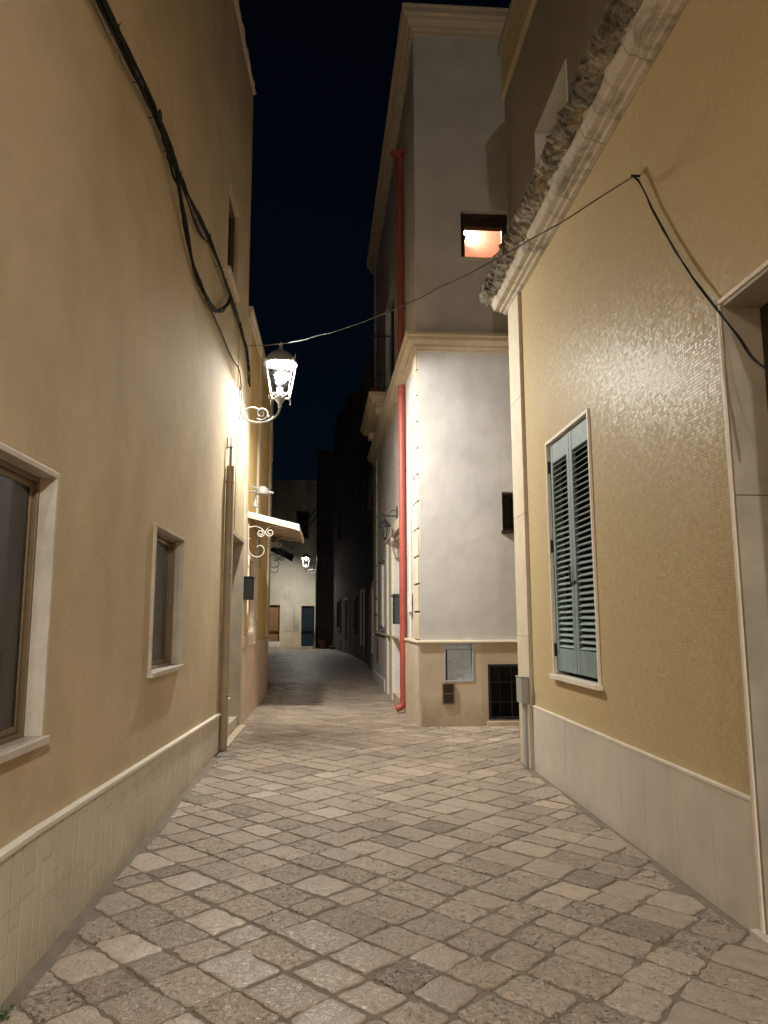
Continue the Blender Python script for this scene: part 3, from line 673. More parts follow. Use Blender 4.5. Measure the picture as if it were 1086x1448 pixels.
# cellar opening with iron bars
s0, s1, z0, z1 = CW
mb = MB(); frame_ring(mb, FF, s0, s1, z0, z1, .035, -.02, .048); 
for k in range(1, 6): mb.tube([FF.p(s0+k*(s1-s0)/6,z0+.03,.01),FF.p(s0+k*(s1-s0)/6,z1-.03,.01)], .008, 6)
fbox(mb, FF, s0+.035, s1-.035, .60, .615, .0, .015); fbox(mb, FF, s0+.035, s1-.035, .32, .335, .0, .015)
w = mb.build('cellar_grille', M['black'], hw)
mb = MB(); fbox(mb, FF, s0, s1, z0, z1, -.34, -.30); mb.build('backing', M['blackvoid'], w)
mb = MB(); fbox(mb, FF, s0+.05, s1, .62, .80, -.29, -.27); mb.build('pane', M['pane'], w)
mb = MB(); fbox(mb, FF, s0-.02, s1, -.05, .07, .0, .07); mb.build('sill', M['stone'], w, bevel=.006)
# street-side door, panels, shutter, balcony
s0, s1, z0, z1 = SD
mb = MB(); fbox(mb, FS, s0, s1, .14, z1, -.16, -.11)
for a in (s0+.12, s0+.72):
    fbox(mb, FS, a, a+.46, .3, 1.05, -.11, -.09); fbox(mb, FS, a, a+.46, 1.2, 2.8, -.11, -.09)
d = mb.build('door', M['whitemetal'], hw, bevel=.004)
mb = MB(); fbox(mb, FS, s0-.01, s1+.01, -.1, .14, -.3, .04); mb.build('doorstep', M['stone'], d, bevel=.006)
mb = MB(); fbox(mb, FS, 2.12, 2.25, -.1, 3.1, -.01, .05); fbox(mb, FS, 3.56, 3.9, -.1, 3.1, 0, .06); fbox(mb, FS, 4.7, 5.08, -.1, 3.1, 0, .05); fbox(mb, FS, 2.1, 5.08, 3.1, 3.3, 0, .07); mb.build('door_surround', M['stone_w'], hw, bevel=.005)
s0, s1, z0, z1 = SWn
mb = MB(); frame_ring(mb, FS, s0-.05, s1+.05, z0-.05, z1+.05, .05, -.1, .025); fbox(mb, FS, s0, s1, z0, z1, -.10, -.03)
w = mb.build('shuttered_window', M['whitemetal'], hw, bevel=.004)
for z in (z0+.02, z1-.02):
    for q in (.06, .74):
        mb = MB(); mb.tube([FS.p(s0+q,z,.0),FS.p(s0+q,z,.07),FS.p(s0+q,z+.05,.08)], .014, 6); mb.build('shutter_hook', M['black'], w)
s0, s1, z0, z1 = BD
mb = MB(); frame_ring(mb, FS, s0, s1, z0, z1, .07, -.2, -.12); fbox(mb, FS, (s0+s1)/2-.05, (s0+s1)/2+.05, z0+.07, z1-.07, -.2, -.12); w = mb.build('balcony_door', M['darkwood'], hw)
mb = MB(); fbox(mb, FS, s0+.07, (s0+s1)/2-.05, z0+.07, z1-.07, -.17, -.16); fbox(mb, FS, (s0+s1)/2+.05, s1-.07, z0+.07, z1-.07, -.17, -.16); mb.build('pane', M['pane'], w)
mb = MB(); A0, A1 = 4.1, 7.15; PJ = .46
for d, z0, z1 in ((PJ,6.10,6.19),(PJ-.03,6.05,6.10),(PJ-.07,5.985,6.05)): fbox(mb, FS, A0+(PJ-d), A1-(PJ-d), z0, z1, 0, d)
fbox(mb, FS, A0+.16, A1-.16, 5.95, 5.985, 0, PJ-.16); fbox(mb, FS, A0+.3, A0+.55, 5.80, 5.95, 0, .3); fbox(mb, FS, A1-.55, A1-.3, 5.80, 5.95, 0, .3)
bal = mb.build('balcony', M['stone'], hw, bevel=.006)
mb = MB(); r = .011; zr = 7.42
cs = [FS.p(A0+.05,zr,.0),FS.p(A0+.05,zr,PJ-.05),FS.p(A1-.05,zr,PJ-.05),FS.p(A1-.05,zr,0)]
for a, b2 in zip(cs, cs[1:]):
    mb.tube([a,b2], .016, 6); mb.tube([a-Vector((0,0,1.13)),b2-Vector((0,0,1.13))], .011, 6)
    n = max(2, int((b2-a).length/.115))
    for k in range(n+1):
        q = a+(b2-a)*k/n; mb.tube([q-Vector((0,0,1.22)), q], .0075, 6)
q = FS.p(A0+.05, 6.55, .24); mb.tube([q+FS.n*(math.cos(t*.35)*.012*(18-t)/2.5)+Vector((0,0,math.sin(t*.35)*.012*(18-t)/2.5)) for t in range(18)], .007, 6)
mb.build('railing', M['black'], bal)
# roof stack just visible structure stays off; utility cabinet and vent sit on the plinth
s0, s1, z0, z1 = MT
ct = thing('utility_cabinet', 'grey metal meter cabinet door let into the sandy plinth of the white house', 'cabinet', tuple(FF.p(s0,z0)))
mb = MB(); frame_ring(mb, FF, s0, s1, z0, z1, .022, -.05, .046); fbox(mb, FF, s0+.022, s1-.022, z1-.10, z1-.022, -.06, -.02); mb.build('frame', M['zinc'], ct, bevel=.002)
mb = MB(); fbox(mb, FF, s0+.05, s1-.026, z0+.024, z1-.104, -.05, -.005)
for k in range(5): fbox(mb, FF, s0+.15, s0+.30, .96-k*.022, .967-k*.022, -.005, -.002)
dr = mb.build('door', M['zinc'], ct, bevel=.003)
mb = MB(); fbox(mb, FF, s0+.19, s0+.29, .685, .73, -.005, -.002); mb.build('plate', M['greybox'], dr)
mb = MB(); mb.tube([FF.p(s0+.085,.90,-.006),FF.p(s0+.085,.90,.006)], .009, 10); mb.build('lock', M['black'], dr)
vt = thing('vent_grille', 'small rusty brown two-cell vent grille below the grey meter cabinet', 'vent', tuple(FF.p(.3,.32,.04)))
mb = MB(); frame_ring(mb, FF, .30, .47, .31, .60, .016, .04, .062); fbox(mb, FF, .316, .454, .447, .463, .04, .060); mb.build('frame', M['brown'], vt, bevel=.002)
mb = MB(); fbox(mb, FF, .316, .454, .326, .447, .041, .048); fbox(mb, FF, .316, .454, .463, .584, .041, .048)
for k in range(9): 
    z = .335+k*.028; fbox(mb, FF, .318, .452, z, z+.006, .048, .054)
mb.build('mesh_screen', M['darkwood'], vt)
sv = MB(); frame_ring(sv, FS, 6.85, 7.25, .5, 1.05, .02, .045, .06); fbox(sv, FS, 6.87, 7.23, .52, 1.03, .045, .05)
for k in range(8): fbox(sv, FS, 6.87, 7.23, .55+k*.06, .565+k*.06, .05, .058)
tag(sv.build('wall_vent', M['brown']), 'tall narrow brown grille low on the street side of the white house', 'vent')
# letterbox on the street side
lb = thing('letterbox', 'dark blue letterbox beside the white door, left of the red pipe', 'letterbox', tuple(FS.p(2.7,1.45)))
mb = MB(); fbox(mb, FS, 2.62, 3.1, 1.42, 1.92, -.09, .09); mb.build('body', M['navy'], lb, bevel=.01)
mb = MB(); fbox(mb, FS, 2.60, 3.12, 1.92, 1.96, -.09, .11); mb.build('lid', M['navy'], lb, bevel=.006)
mb = MB(); fbox(mb, FS, 2.70, 3.02, 1.78, 1.80, .09, .094); mb.build('slot', M['black'], lb)
lb = thing('letterbox', 'black letterbox on the yellow house beside the tall beige doorway', 'letterbox', (LX,11.5,1.9))
mb = MB(); fbox(mb, FL, 11.05, 11.42, 1.80, 2.12, .016, .13); mb.build('body', M['black'], lb, bevel=.006)
mb = MB(); fbox(mb, FL, 11.04, 11.43, 2.12, 2.14, .016, .145); mb.build('lid', M['black'], lb, bevel=.003)

# ------------------------------------------------------------------ dark houses down the right side and the far facade
def dark_house(name, label, A, B, H, holes, mwall=None, doors=()):
    F = Frame(B, A)          # outward towards the street
    r = thing(name, label, 'house', (A[0]+1.5, (A[1]+B[1])/2, 0))
    L = F.L; hh = [(L-b2, L-a, c, d) for a, b2, c, d in holes]
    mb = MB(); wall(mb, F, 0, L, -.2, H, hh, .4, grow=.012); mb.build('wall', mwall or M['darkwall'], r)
    mb = MB(); fbox(mb, F, -.02, L, H, H+.12, -.4, .08); mb.build('cornice', M['darkwall'], r)
    mb = MB(); fbox(mb, F, 0, L, H*.52, H*.52+.14, 0, .07); mb.build('string_course', M['darkwall'], r)
    mb = MB(); fbox(mb, F, .01, L-.01, -.1, .55, 0, .04); mb.build('plinth', M['darkwall'], r)
    for k, (a, b2, c, d) in enumerate(hh):
        mb = MB(); frame_ring(mb, F, a-.12, b2+.12, c if c > .2 else 0, d+.12, .12, -.02, .05, 'lrt' if c < .2 else 'lrtb')
        w = mb.build('door' if c < .2 else 'window', M['stone'] if k == 0 else M['darkwall'], r)
        mb = MB(); fbox(mb, F, a, b2, c, d, -.26, -.2); mb.build('leaf' if c < .2 else 'pane', M['darkwood'] if c < .2 else M['pane'], w)
    return r
dark_house('grey_house', 'shadowed grey house adjoining the far end of the white house', (1.16,19.34), (1.24,26.0), 8.6, [(1.0,2.1,-.2,2.45),(3.6,4.7,-.2,2.4),(1.0,2.0,4.9,6.8),(3.7,4.7,4.9,6.8)])
dark_house('grey_house', 'shadowed tall house midway along the unlit right side of the lane', (1.24,26.02), (.86,33.0), 10.4, [(1.2,2.4,-.2,2.5),(4.2,5.2,1.0,2.3),(1.2,2.2,5.2,7.0),(4.2,5.2,5.2,7.0)])
dark_house('grey_house', 'shadowed house where the lane bends left before the far lamp', (.86,33.02), (.03,39.6), 11.8, [(1.0,2.0,-.2,2.4),(3.6,4.6,1.0,2.4),(3.6,4.6,5.4,7.2)])
he = thing('grey_house', 'tall dark end house whose left corner carries the small lit lamp', 'house', (1.5,41,0))
FE = Frame((-.88,40.0), (3.0,40.0)); FE2 = Frame((-.88,43.0), (-.88,40.0))
mb = MB(); mb.box(-.88, 4.0, 40.0, 45.0, -.2, 10.6); mb.build('wall', M['darkwall'], he)
mb = MB(); mb.box(-.95, 4.05, 39.93, 45.05, 10.6, 10.75); mb.build('cornice', M['darkwall'], he)
mb = MB(); mb.box(-.9, -.72, 39.96, 40.0, 0, 9.0); mb.build('corner_strip', M['stone'], he)
FQ = Frame((-9,43.5), (2,43.5))
hf = thing('far_house', 'blotchy pale old house closing the far end of the lane', 'house', (-3,44.5,0))
q = lambda x: x+9
D1 = (q(-3.62),q(-3.02),-.2,2.36); D2 = (q(-1.78),q(-1.02),-.2,2.30); FWn = (q(-2.05),q(-1.5),6.3,7.75)
mb = MB(); wall(mb, FQ, 0, 12, .86, 9.6, [(D1[0],D1[1],.86,D1[3]),(D2[0],D2[1],.86,D2[3]),FWn], .4, grow=.012); mb.build('wall', M['far'], hf)
mb = MB(); wall(mb, FQ, 0, 12, -.2, .86, [(D1[0],D1[1],-.2,.86),(D2[0],D2[1],-.2,.86)], .39, grow=0); fbox(mb, FQ, D1[1]+.15, D2[0]-.15, .84, .88, 0, .02); mb.build('plinth', M['far_lo'], hf)
mb = MB(); fbox(mb, FQ, 0, 12, 9.6, 9.7, -.4, .06); mb.build('cornice', M['far'], hf)
mb = MB(); fbox(mb, FQ, 0, 12, 4.62, 4.70, 0, .03); mb.build('string_course', M['far'], hf)
for (a, b2, c, d), mt, lab in ((D1, M['doorbrown'], 'brown door with two pale steps'), (D2, M['teal'], 'dark teal door')):
    mb = MB(); frame_ring(mb, FQ, a-.14, b2+.14, 0, d+.14, .14, -.02, .04, 'lrt'); w = mb.build('door', M['far_lo'], hf); w['label'] = lab
    mb = MB(); fbox(mb, FQ, a, b2, .0, d, -.2, -.14); fbox(mb, FQ, (a+b2)/2-.012, (a+b2)/2+.012, 0.02, d-.02, -.14, -.13); fbox(mb, FQ, a+.05, b2-.05, 1.05, 1.09, -.14, -.125); mb.build('leaf', mt, w)
mb = MB(); fbox(mb, FQ, D1[0]-.2, D1[1]+.1, -.1, .14, 0, .5); fbox(mb, FQ, D1[0]-.1, D1[1]+.05, .14, .28, 0, .25); mb.build('steps', M['stone_w'], hf)
mb = MB(); frame_ring(mb, FQ, FWn[0]-.1, FWn[1]+.1, FWn[2]-.1, FWn[3]+.1, .1, -.02, .05); w = mb.build('window', M['darkwall'], hf)
mb = MB(); fbox(mb, FQ, FWn[0], FWn[1], FWn[2], FWn[3], -.2, -.15); mb.build('pane', M['pane'], w)

# ------------------------------------------------------------------ lanterns
def make_lantern(label, group):
    """iron scroll bracket with a four-sided tapering lantern; wall plane x=0, arm along +x, lantern over x=.56"""
    r = thing('wall_lantern', label, 'street lamp', (0,0,0), group)
    mb = MB(); mb.box(0,.02,-.045,.045,.10,.50); mb.box(0,.03,-.03,.03,.50,.55); mb.box(.02,.045,-.02,.02,.14,.46); mb.build('wall_plate', M['iron'], r, bevel=.006)
    mb = MB(); pts = [(.03,0,.40)]
    for i in range(25):
        t = i/24; pts.append((.295-.265*math.cos(t*PI), 0, .215-.195*math.sin(t*PI)+.05*t))
    pts += [(.56,0,.28)]
    mb.tube(pts, .0155, 10)
    sp = []
    for i in range(44):
        t = i/43; a = -PI*.75 + t*PI*3.1; rr = .098*(1-t)+.022*t; sp.append((.315+rr*math.cos(a), 0, .175+rr*math.sin(a)))
    mb.tube(sp, [.012*(1-.4*i/43) for i in range(44)], 8)
    mb.tube([(.035,0,.24),(.09,0,.225),(.14,0,.255),(.2,0,.262),(.26,0,.24)], .010, 8)
    mb.tube([(.02,0,.15),(.06,0,.165),(.10,0,.16)], .010, 8)
    mb.tube([(.44,0,.09),(.47,0,.13),(.50,0,.12)], [.01,.014,.006], 8); mb.lathe([(.001,-.02),(.016,-.01),(.018,0),(.012,.012),(.001,.02)], (.40,0,.14), 10)
    mb.build('bracket_arm', M['iron'], r, smooth=True)
    cx = .56
    def sq(w, z): return [(cx-w,-w,z),(cx+w,-w,z),(cx+w,w,z),(cx-w,w,z)]
    mb = MB(); mb.lathe([(.016,.26),(.03,.28),(.02,.30),(.03,.32),(.055,.36),(.075,.385),(.08,.40),(.03,.41)], (cx,0,0), 16)
    b_, t_ = sq(.125,.43), sq(.20,.90)
    for k in range(4):
        mb.tube([b_[k], t_[k]], .0095, 6); mb.tube([b_[k], b_[(k+1)%4]], .011, 6); mb.tube([t_[k], t_[(k+1)%4]], .013, 6)
        mb.tube([(cx,0,.40), b_[k]], .009, 6); q = Vector(b_[k]); o = (q-Vector((cx,0,.43))).normalized()
        mb.tube([q, q+o*.02+Vector((0,0,-.05)), q+o*.012+Vector((0,0,-.09))], [.012,.010,.004], 6)
        q = Vector(t_[k]); mb.tube([q, q+o*.02+Vector((0,0,.03)), q+o*.03+Vector((0,0,.07))], [.012,.011,.004], 6)
    mb.build('frame', M['iron'], r)
    mb = MB(); mb.lathe([(.001,.43),(.035,.44),(.045,.47),(.05,.50),(.04,.53),(.045,.545),(.001,.55)], (cx,0,0), 14); mb.build('lamp_holder', M['iron'], r, smooth=True)
    mb = MB()
    b_, t_ = sq(.122,.435), sq(.196,.895)
    for k in range(4): mb.quad(b_[k], b_[(k+1)%4], t_[(k+1)%4], t_[k])
    mb.build('glass_panes', M['glass'], r)
    mb = MB(); ri = .205
    mb.lathe([(.14,.925),(ri,.895),(.232,.885),(.225,.93),(.19,.99),(.13,1.05),(.07,1.085),(.03,1.10),(.03,1.13),(.02,1.15),(.028,1.17),(.012,1.20),(.001,1.23)], (cx,0,0), 28, cap=True)
    mb.build('hood', M['iron'], r, smooth=True, autos=True)
    mb = MB(); mb.lathe([(.001,.855),(.05,.862),(.09,.878),(.115,.898),(.125,.921),(.001,.9225)], (cx,0,0), 24, cap=False); mb.build('diffuser', M['led'], r, smooth=True)
    ld = bpy.data.lights.new('lantern_light', 'AREA'); ld.shape = 'DISK'; ld.size = .2; ld.energy = LAMP; ld.color = LCOL
    lo = bpy.data.objects.new('lantern_light', ld); COL.objects.link(lo); lo.parent = r; lo.location = (cx,0,.85); lo.rotation_euler = (0, -math.radians(31), 0)
    return r
def copy_tree(o, parent=None):
    c = o.copy(); COL.objects.link(c); c.parent = parent
    for ch in list(o.children): copy_tree(ch, c)
    return c
GL = 'scroll bracket lanterns lighting the lane'
lan = make_lantern('glowing iron lantern on scroll bracket fixed high on the beige house', GL); lan.location = (LX+.012, 10.05, 4.16)
lan2 = copy_tree(lan); lan2['label'] = 'distant glowing lantern on the corner of the dark end house'; lan2.location = (-.885, 40.35, 3.95); lan2.rotation_euler = (0,0,PI)
for ch in lan2.children:
    if ch.type == 'LIGHT': ch.data = ch.data.copy(); ch.data.energy = LAMP*.5
lan3 = copy_tree(lan); lan3['label'] = 'glowing iron lantern on the mosaic house behind the viewer'; lan3.location = (RX-.012, -4.0, 4.16); lan3.rotation_euler = (0,0,PI)
for ch in lan3.children:
    if ch.type == 'LIGHT': ch.data = ch.data.copy(); ch.data.energy = LAMP*1.55
lan_fill = copy_tree(lan); lan_fill['label'] = 'unseen bulb lantern added far behind the viewer to brighten the upper walls'; lan_fill.location = (LX+.012, -11.0, 4.16)
for ch in lan_fill.children:      # unseen, added to brighten the upper walls; carries a bulb halfway up the lantern
    if ch.type == 'LIGHT':
        pb = bpy.data.lights.new('fill_bulb', 'POINT'); pb.energy = 600; pb.color = LCOL; pb.shadow_soft_size = .09; nb = bpy.data.objects.new('fill_bulb', pb); COL.objects.link(nb); nb.parent = lan_fill; nb.location = (.56,0,.66)
        bpy.data.objects.remove(ch); break
# unlit lantern on the white house
sl = thing('wall_lantern', 'small unlit black lantern hanging from a straight bracket on the white house', 'wall lamp', tuple(FS.p(2.85,3.4)))
P0 = FS.p(2.95,3.42)
def lp(d, z): return P0 + FS.n*d + Vector((0,0,z))
mb = MB(); fbox(mb, FS, 2.915, 2.985, 3.24, 3.60, 0, .025); mb.build('wall_plate', M['black'], sl, bevel=.008)
mb = MB(); mb.tube([lp(.02,.0),lp(.30,.0)], .012, 8); mb.tube([lp(.02,.10),lp(.09,.11),lp(.15,.05),lp(.2,.0)], .008, 8); mb.tube([lp(.22,0),lp(.27,.035),lp(.31,.02)], .008, 8); mb.tube([lp(.24,0),lp(.24,-.05)], .008, 8); mb.build('arm', M['black'], sl)
c0 = lp(.24,-.05)
mb = MB(); mb.lathe([(.001,.0),(.015,-.005),(.035,-.03),(.085,-.09),(.115,-.135),(.12,-.15),(.10,-.152)], c0, 8); mb.build('hood', M['black'], sl)
mb = MB()
for k in range(6):
    w = 2*PI*k/6; a = Vector((math.cos(w), math.sin(w), 0)); mb.tube([c0+a*.098+Vector((0,0,-.15)), c0+a*.075+Vector((0,0,-.26)), c0+a*.035+Vector((0,0,-.36))], .006, 6)
mb.lathe([(.04,-.355),(.045,-.37),(.02,-.39),(.012,-.41),(.001,-.42)], c0, 10); mb.build('frame', M['black'], sl)
mb = MB(); mb.lathe([(.094,-.151),(.071,-.26),(.034,-.355)], c0, 6, cap=False); mb.build('glass_panes', M['glass'], sl)
# small unlit flood lamp over the awning
fl = thing('flood_lamp', 'small grey half-dome lamp on a short arm above the awning', 'wall lamp', (LX,11.5,3.4))
mb = MB(); mb.tube([(LX+.0,11.6,3.50),(LX+.30,11.6,3.52)], .014, 8); mb.tube([(LX+.0,11.6,3.62),(LX+.12,11.6,3.55)], .010, 8); mb.tube([(LX+.30,11.6,3.50),(LX+.38,11.6,3.48)], .02, 8); mb.build('arm', M['greyiron'], fl)
mb = MB(); mb.lathe([(.105,0),(.105,.03),(.09,.09),(.05,.125),(.001,.135)], (LX+.21,11.6,3.46), 18); mb.build('dome', M['greyiron'], fl, smooth=True, autos=True)
mb = MB(); mb.lathe([(.06,0),(.05,.03),(.02,.10),(.012,.22)], (LX+.10,11.62,3.26), 14); mb.build('base', M['greyiron'], fl, smooth=True, autos=True)
# lamp glow inside the orange room
sn = thing('wall_sconce', 'lit cone-shaped sconce on the orange wall inside the upper window', 'wall lamp', (2.33,WY0+1.1,7.9))
SX, SY, SZ = 2.20, WY0+1.14, 8.02
mb = MB(); mb.lathe([(.001,-.24),(.012,-.2),(.03,-.1),(.055,-.02),(.06,0),(.05,0),(.02,-.09)], (SX,SY-.08,SZ), 14); mb.tube([(SX,SY,SZ-.1),(SX,SY-.08,SZ-.12)], .008, 6); mb.build('cone', M['darkwood'], sn, smooth=True, autos=True)
mb = MB(); mb.lathe([(.001,-.06),(.04,-.03),(.05,.01),(.035,.06),(.001,.08)], (SX,SY-.08,SZ+.03), 14); mb.build('bulb', emit('warm_bulb', (1,.80,.64), 330), sn, smooth=True)

# ------------------------------------------------------------------ awnings
def awning(F, s0, s1, zw, zo, dep, th, m_top, m_und, label, scroll_m, slats=6):
    r = thing('awning', label, 'awning', tuple(F.p((s0+s1)/2, zw)))
    q = lambda s, f, dz=0: F.p(s, zw+(zo-zw)*f+dz, dep*f)
    mb = MB(); mb.hexa([q(s0,0),q(s1,0),q(s1,1),q(s0,1),q(s0,0,th),q(s1,0,th),q(s1,1,th),q(s0,1,th)]); mb.build('canopy', m_top, r, bevel=.004)
    mb = MB()
    for k in range(slats):
        f0, f1 = (k+.06)/slats, (k+.94)/slats; a, b2 = s0+.06, s1-.06
        mb.hexa([q(a,f0,-.012),q(b2,f0,-.012),q(b2,f1,-.012),q(a,f1,-.012),q(a,f0,0),q(b2,f0,0),q(b2,f1,0),q(a,f1,0)])
    mb.hexa([q(s0,.965,-.06),q(s1,.965,-.06),q(s1,1,-.06),q(s0,1,-.06),q(s0,.965,0),q(s1,.965,0),q(s1,1,0),q(s0,1,0)])
    for a in (s0, s1-.035): mb.hexa([q(a,.0,-.05),q(a+.035,.0,-.05),q(a+.035,.965,-.05),q(a,.965,-.05),q(a,0,0),q(a+.035,0,0),q(a+.035,.965,0),q(a,.965,0)])
    mb.build('underside_boards', m_und, r)
    for s in (s0+.07, s1-.07):
        mb = MB()
        def g(f, z): return F.p(s, zw-.08+z, f)
        spiral = lambda cx, cz, R, a0, turns, n=26: [g(cx+R*(1-.75*i/(n-1))*math.cos(a0+turns*2*PI*i/(n-1)), cz+R*(1-.75*i/(n-1))*math.sin(a0+turns*2*PI*i/(n-1))) for i in range(n)]
        mb.tube([g(.01,-.12),g(.12,-.10),g(.20,-.13),g(.27,-.20)]+spiral(.34,-.20,.065,PI,1.4), .0085, 6)
        mb.tube(spiral(.20,-.21,.06,0,-1.5)[::-1]+[g(.27,-.20),g(.32,-.11),g(.40,-.085),g(.50,-.13),g(.58,-.13)]+spiral(.58,-.08,.05,-PI/2,1.3), .0085, 6)
        mb.tube([g(.012,.02),g(.012,-.62)], .009, 6); mb.tube(spiral(.17,-.46,.16,PI*.9,.9), .0075, 6); mb.tube([g(.012,-.3),g(.012,-.3)+F.n*.03], .008, 6)
        mb.build('scroll_bracket', scroll_m, r)
    return r
awning(FL, 11.5, 13.45, 3.13, 2.93, .80, .045, M['awncream'], simple('cream_boards', (.55,.45,.33), .5, bmp=.1), 'cream boarded awning on white iron scrolls over the yellow house door', M['awncream'])
awning(FC, 2.6, 4.6, 3.42, 3.12, .62, .05, M['black'], M['darkwood'], 'dark awning on the dim narrow house behind the cream awning', M['black'])

# ------------------------------------------------------------------ drainpipes, meter box, cables
dp = thing('drainpipe', 'beige painted drainpipe at the far end of the beige house plinth', 'drainpipe', (LX,9.05,0))
mb = MB(); mb.tube([(LX+.055,9.06,0),(LX+.055,9.06,3.38)], .048, 14); mb.build('pipe', M['pipe_b'], dp, smooth=True, autos=True)
for z in (.62,1.35,2.05,3.18):
    mb = MB(); mb.lathe([(.050,-.012),(.054,-.006),(.054,.006),(.050,.012)], (LX+.055,9.06,z), 14); mb.box(LX,LX+.02,9.055,9.065,z-.006,z+.006); mb.build('collar', M['pipe_b'], dp)
mb = MB(); mb.tube([(LX+.055,9.06,3.38),(LX+.055,9.06,3.63)], .016, 8); mb.tube([(LX,9.06,3.62),(LX+.08,9.06,3.62)], .01, 8); mb.tube([(LX+.02,8.98,3.58),(LX+.02,8.98,3.72)], .008, 6); mb.tube([(LX+.055,9.06,3.63),(LX+.055,9.06,3.75)], .008, 6); mb.build('rod', M['iron'], dp)
rp = thing('drainpipe', 'bright red drainpipe running up the corner of the white house', 'drainpipe', tuple(FS.p(1.75,0)))
PS = 1.55
mb = MB(); c = lambda z, d=.075: FS.p(PS, z, d)
mb.tube([c(.16),c(5.50)], .055, 16); mb.tube([c(5.8,.075),c(9.55,.075)], .055, 16); mb.build('pipe', M['red'], rp, smooth=True, autos=True)
mb = MB(); mb.tube([c(.24),c(.15,.08),c(.10,.11),c(.075,.19)], .057, 16, cap=False); mb.tube([c(.075,.19),c(.073,.196)], .062, 16, cap=False); mb.build('shoe', M['red'], rp, smooth=True, autos=True)
mb = MB(); mb.tube([c(9.5),c(9.7),c(9.82,.10),c(9.86,.16),c(9.84,.10),c(9.9,.0),c(9.9,-.05)], [.055,.06,.085,.095,.09,.07,.06], 16); mb.build('hopper', M['red'], rp, smooth=True, autos=True)
for z in (1.55,2.62,4.0,6.9,8.4):
    mb = MB(); mb.tube([c(z-.014),c(z+.014)], .059, 16); fbox(mb, FS, PS-.012, PS+.012, z-.01, z+.01, 0, .03); mb.build('collar', M['red'], rp, smooth=True, autos=True)
tp = MB(); tp.tube([FS.p(.86,1.21,.03),FS.p(.86,4.72,.03)], .018, 10)
for z in (1.6,2.63,3.8,4.6): tp.tube([FS.p(.86,z-.01,.03),FS.p(.86,z+.01,.03)], .023, 10)
fbox(tp, FS, .80, .95, 1.62, 1.92, .022, .075)
tag(tp.build('conduit', M['whitemetal'], smooth=True, autos=True), 'thin pale conduit with small box beside the red drainpipe', 'conduit')
dp = thing('drainpipe', 'black drainpipe on the dark end house below the distant lamp', 'drainpipe', (-.9,39.9,0))
mb = MB(); mb.tube([(-.80,39.9,.0),(-.80,39.9,9.3)], .06, 8); mb.build('pipe', M['black'], dp)
mb = MB(); mb.tube([(-.80,39.9,7.6),(-2.2,41.5,6.0)], .04, 6); mb.tube([(-.80,39.9,7.2),(-1.9,41.5,5.9)], .035, 6); mb.build('stay', M['black'], dp)
mt = thing('meter_box', 'grey electric meter box with conduit at the foot of the right pilaster', 'meter box', (RX,7.75,.6))
mb = MB(); fbox(mb, FR, 7.66, 7.88, .64, .90, .036, .115); mb.build('body', M['greybox'], mt, bevel=.008)
mb = MB(); fbox(mb, FR, 7.655, 7.885, .90, .912, .036, .122); mb.build('lid', M['greybox'], mt, bevel=.003)
mb = MB(); fbox(mb, FR, 7.70, 7.81, 0, .64, .036, .075); mb.build('trunking', M['greybox'], mt, bevel=.003)
mb = MB(); mb.tube([(RX-.045,7.665,0),(RX-.045,7.665,.64)], .013, 10); mb.build('conduit', M['whitemetal'], mt, smooth=True, autos=True)
mb = MB(); mb.tube([FR.p(7.89,.70,.07),FR.p(7.93,.69,.08),FR.p(7.93,.72,.09)], .006, 6); mb.build('hook', M['black'], mt)

def smooth_path(pts, n=10):
    P = [Vector(p) for p in pts]; P = [P[0]*2-P[1]] + P + [P[-1]*2-P[-2]]; out = []
    for i in range(1, len(P)-2):
        for k in range(n):
            t = k/n; a, b, c, d = P[i-1], P[i], P[i+1], P[i+2]
            out.append(.5*((2*b)+(c-a)*t+(2*a-5*b+4*c-d)*t*t+(3*b-3*c+d-a)*t**3))
    out.append(P[-2]); return out
def strands(mb, path, n, R, r, twist=.55, seed=0):
    rg = random.Random(seed)
    for k in range(n):
        ph = 2*PI*k/n + rg.uniform(-.4,.4); rr = R*rg.uniform(.6,1.1); tw = twist*rg.uniform(.7,1.3)
        out = []
        for i, p in enumerate(path):
            t = (path[min(i+1,len(path)-1)]-path[max(i-1,0)]).normalized(); a = Vector((1,0,0)); b = t.cross(a).normalized()
            w = ph + tw*i*.35 + noise.noise((i*.3, k*5.0, seed))*1.0
            out.append(p + a*(math.cos(w)*rr) + b*(math.sin(w)*rr))
        mb.tube(out, r, 6)
cb = thing('cable_bundle', 'thick bundle of black cables sagging along the top of the beige wall', 'cable', (LX,7,5))
Lw = lambda y, z, d=.05: (LX+d, y, z)
mb = MB(); strands(mb, smooth_path([Lw(1.2,4.35),Lw(2.4,4.6),Lw(3.66,4.83),Lw(4.19,4.92),Lw(4.87,5.05),Lw(5.4,5.10),Lw(6.11,5.19),Lw(7.18,5.32),Lw(8.7,5.42),Lw(10.11,5.43),Lw(10.7,5.26),Lw(10.93,5.0)], 12), 3, .016, .010, seed=1)
mb.build('main_run', M['bark'], cb, smooth=True)
mb = MB(); strands(mb, smooth_path([Lw(1.2,4.33,.06),Lw(3.66,4.80,.06),Lw(4.87,5.02,.06),Lw(5.4,4.99,.06),Lw(5.82,4.85,.055),Lw(6.47,4.69,.05),Lw(7.0,4.66,.05),Lw(7.55,4.76,.05),Lw(8.15,5.02,.05),Lw(8.7,5.41,.06)], 12), 3, .018, .011, seed=2)
mb.build('sagging_loop', M['bark'], cb, smooth=True)
mb = MB(); strands(mb, smooth_path([Lw(5.2,5.08,.06),Lw(6.2,5.08,.05),Lw(6.75,5.15,.045),Lw(7.18,5.30,.05)], 10), 2, .008, .007, seed=3)
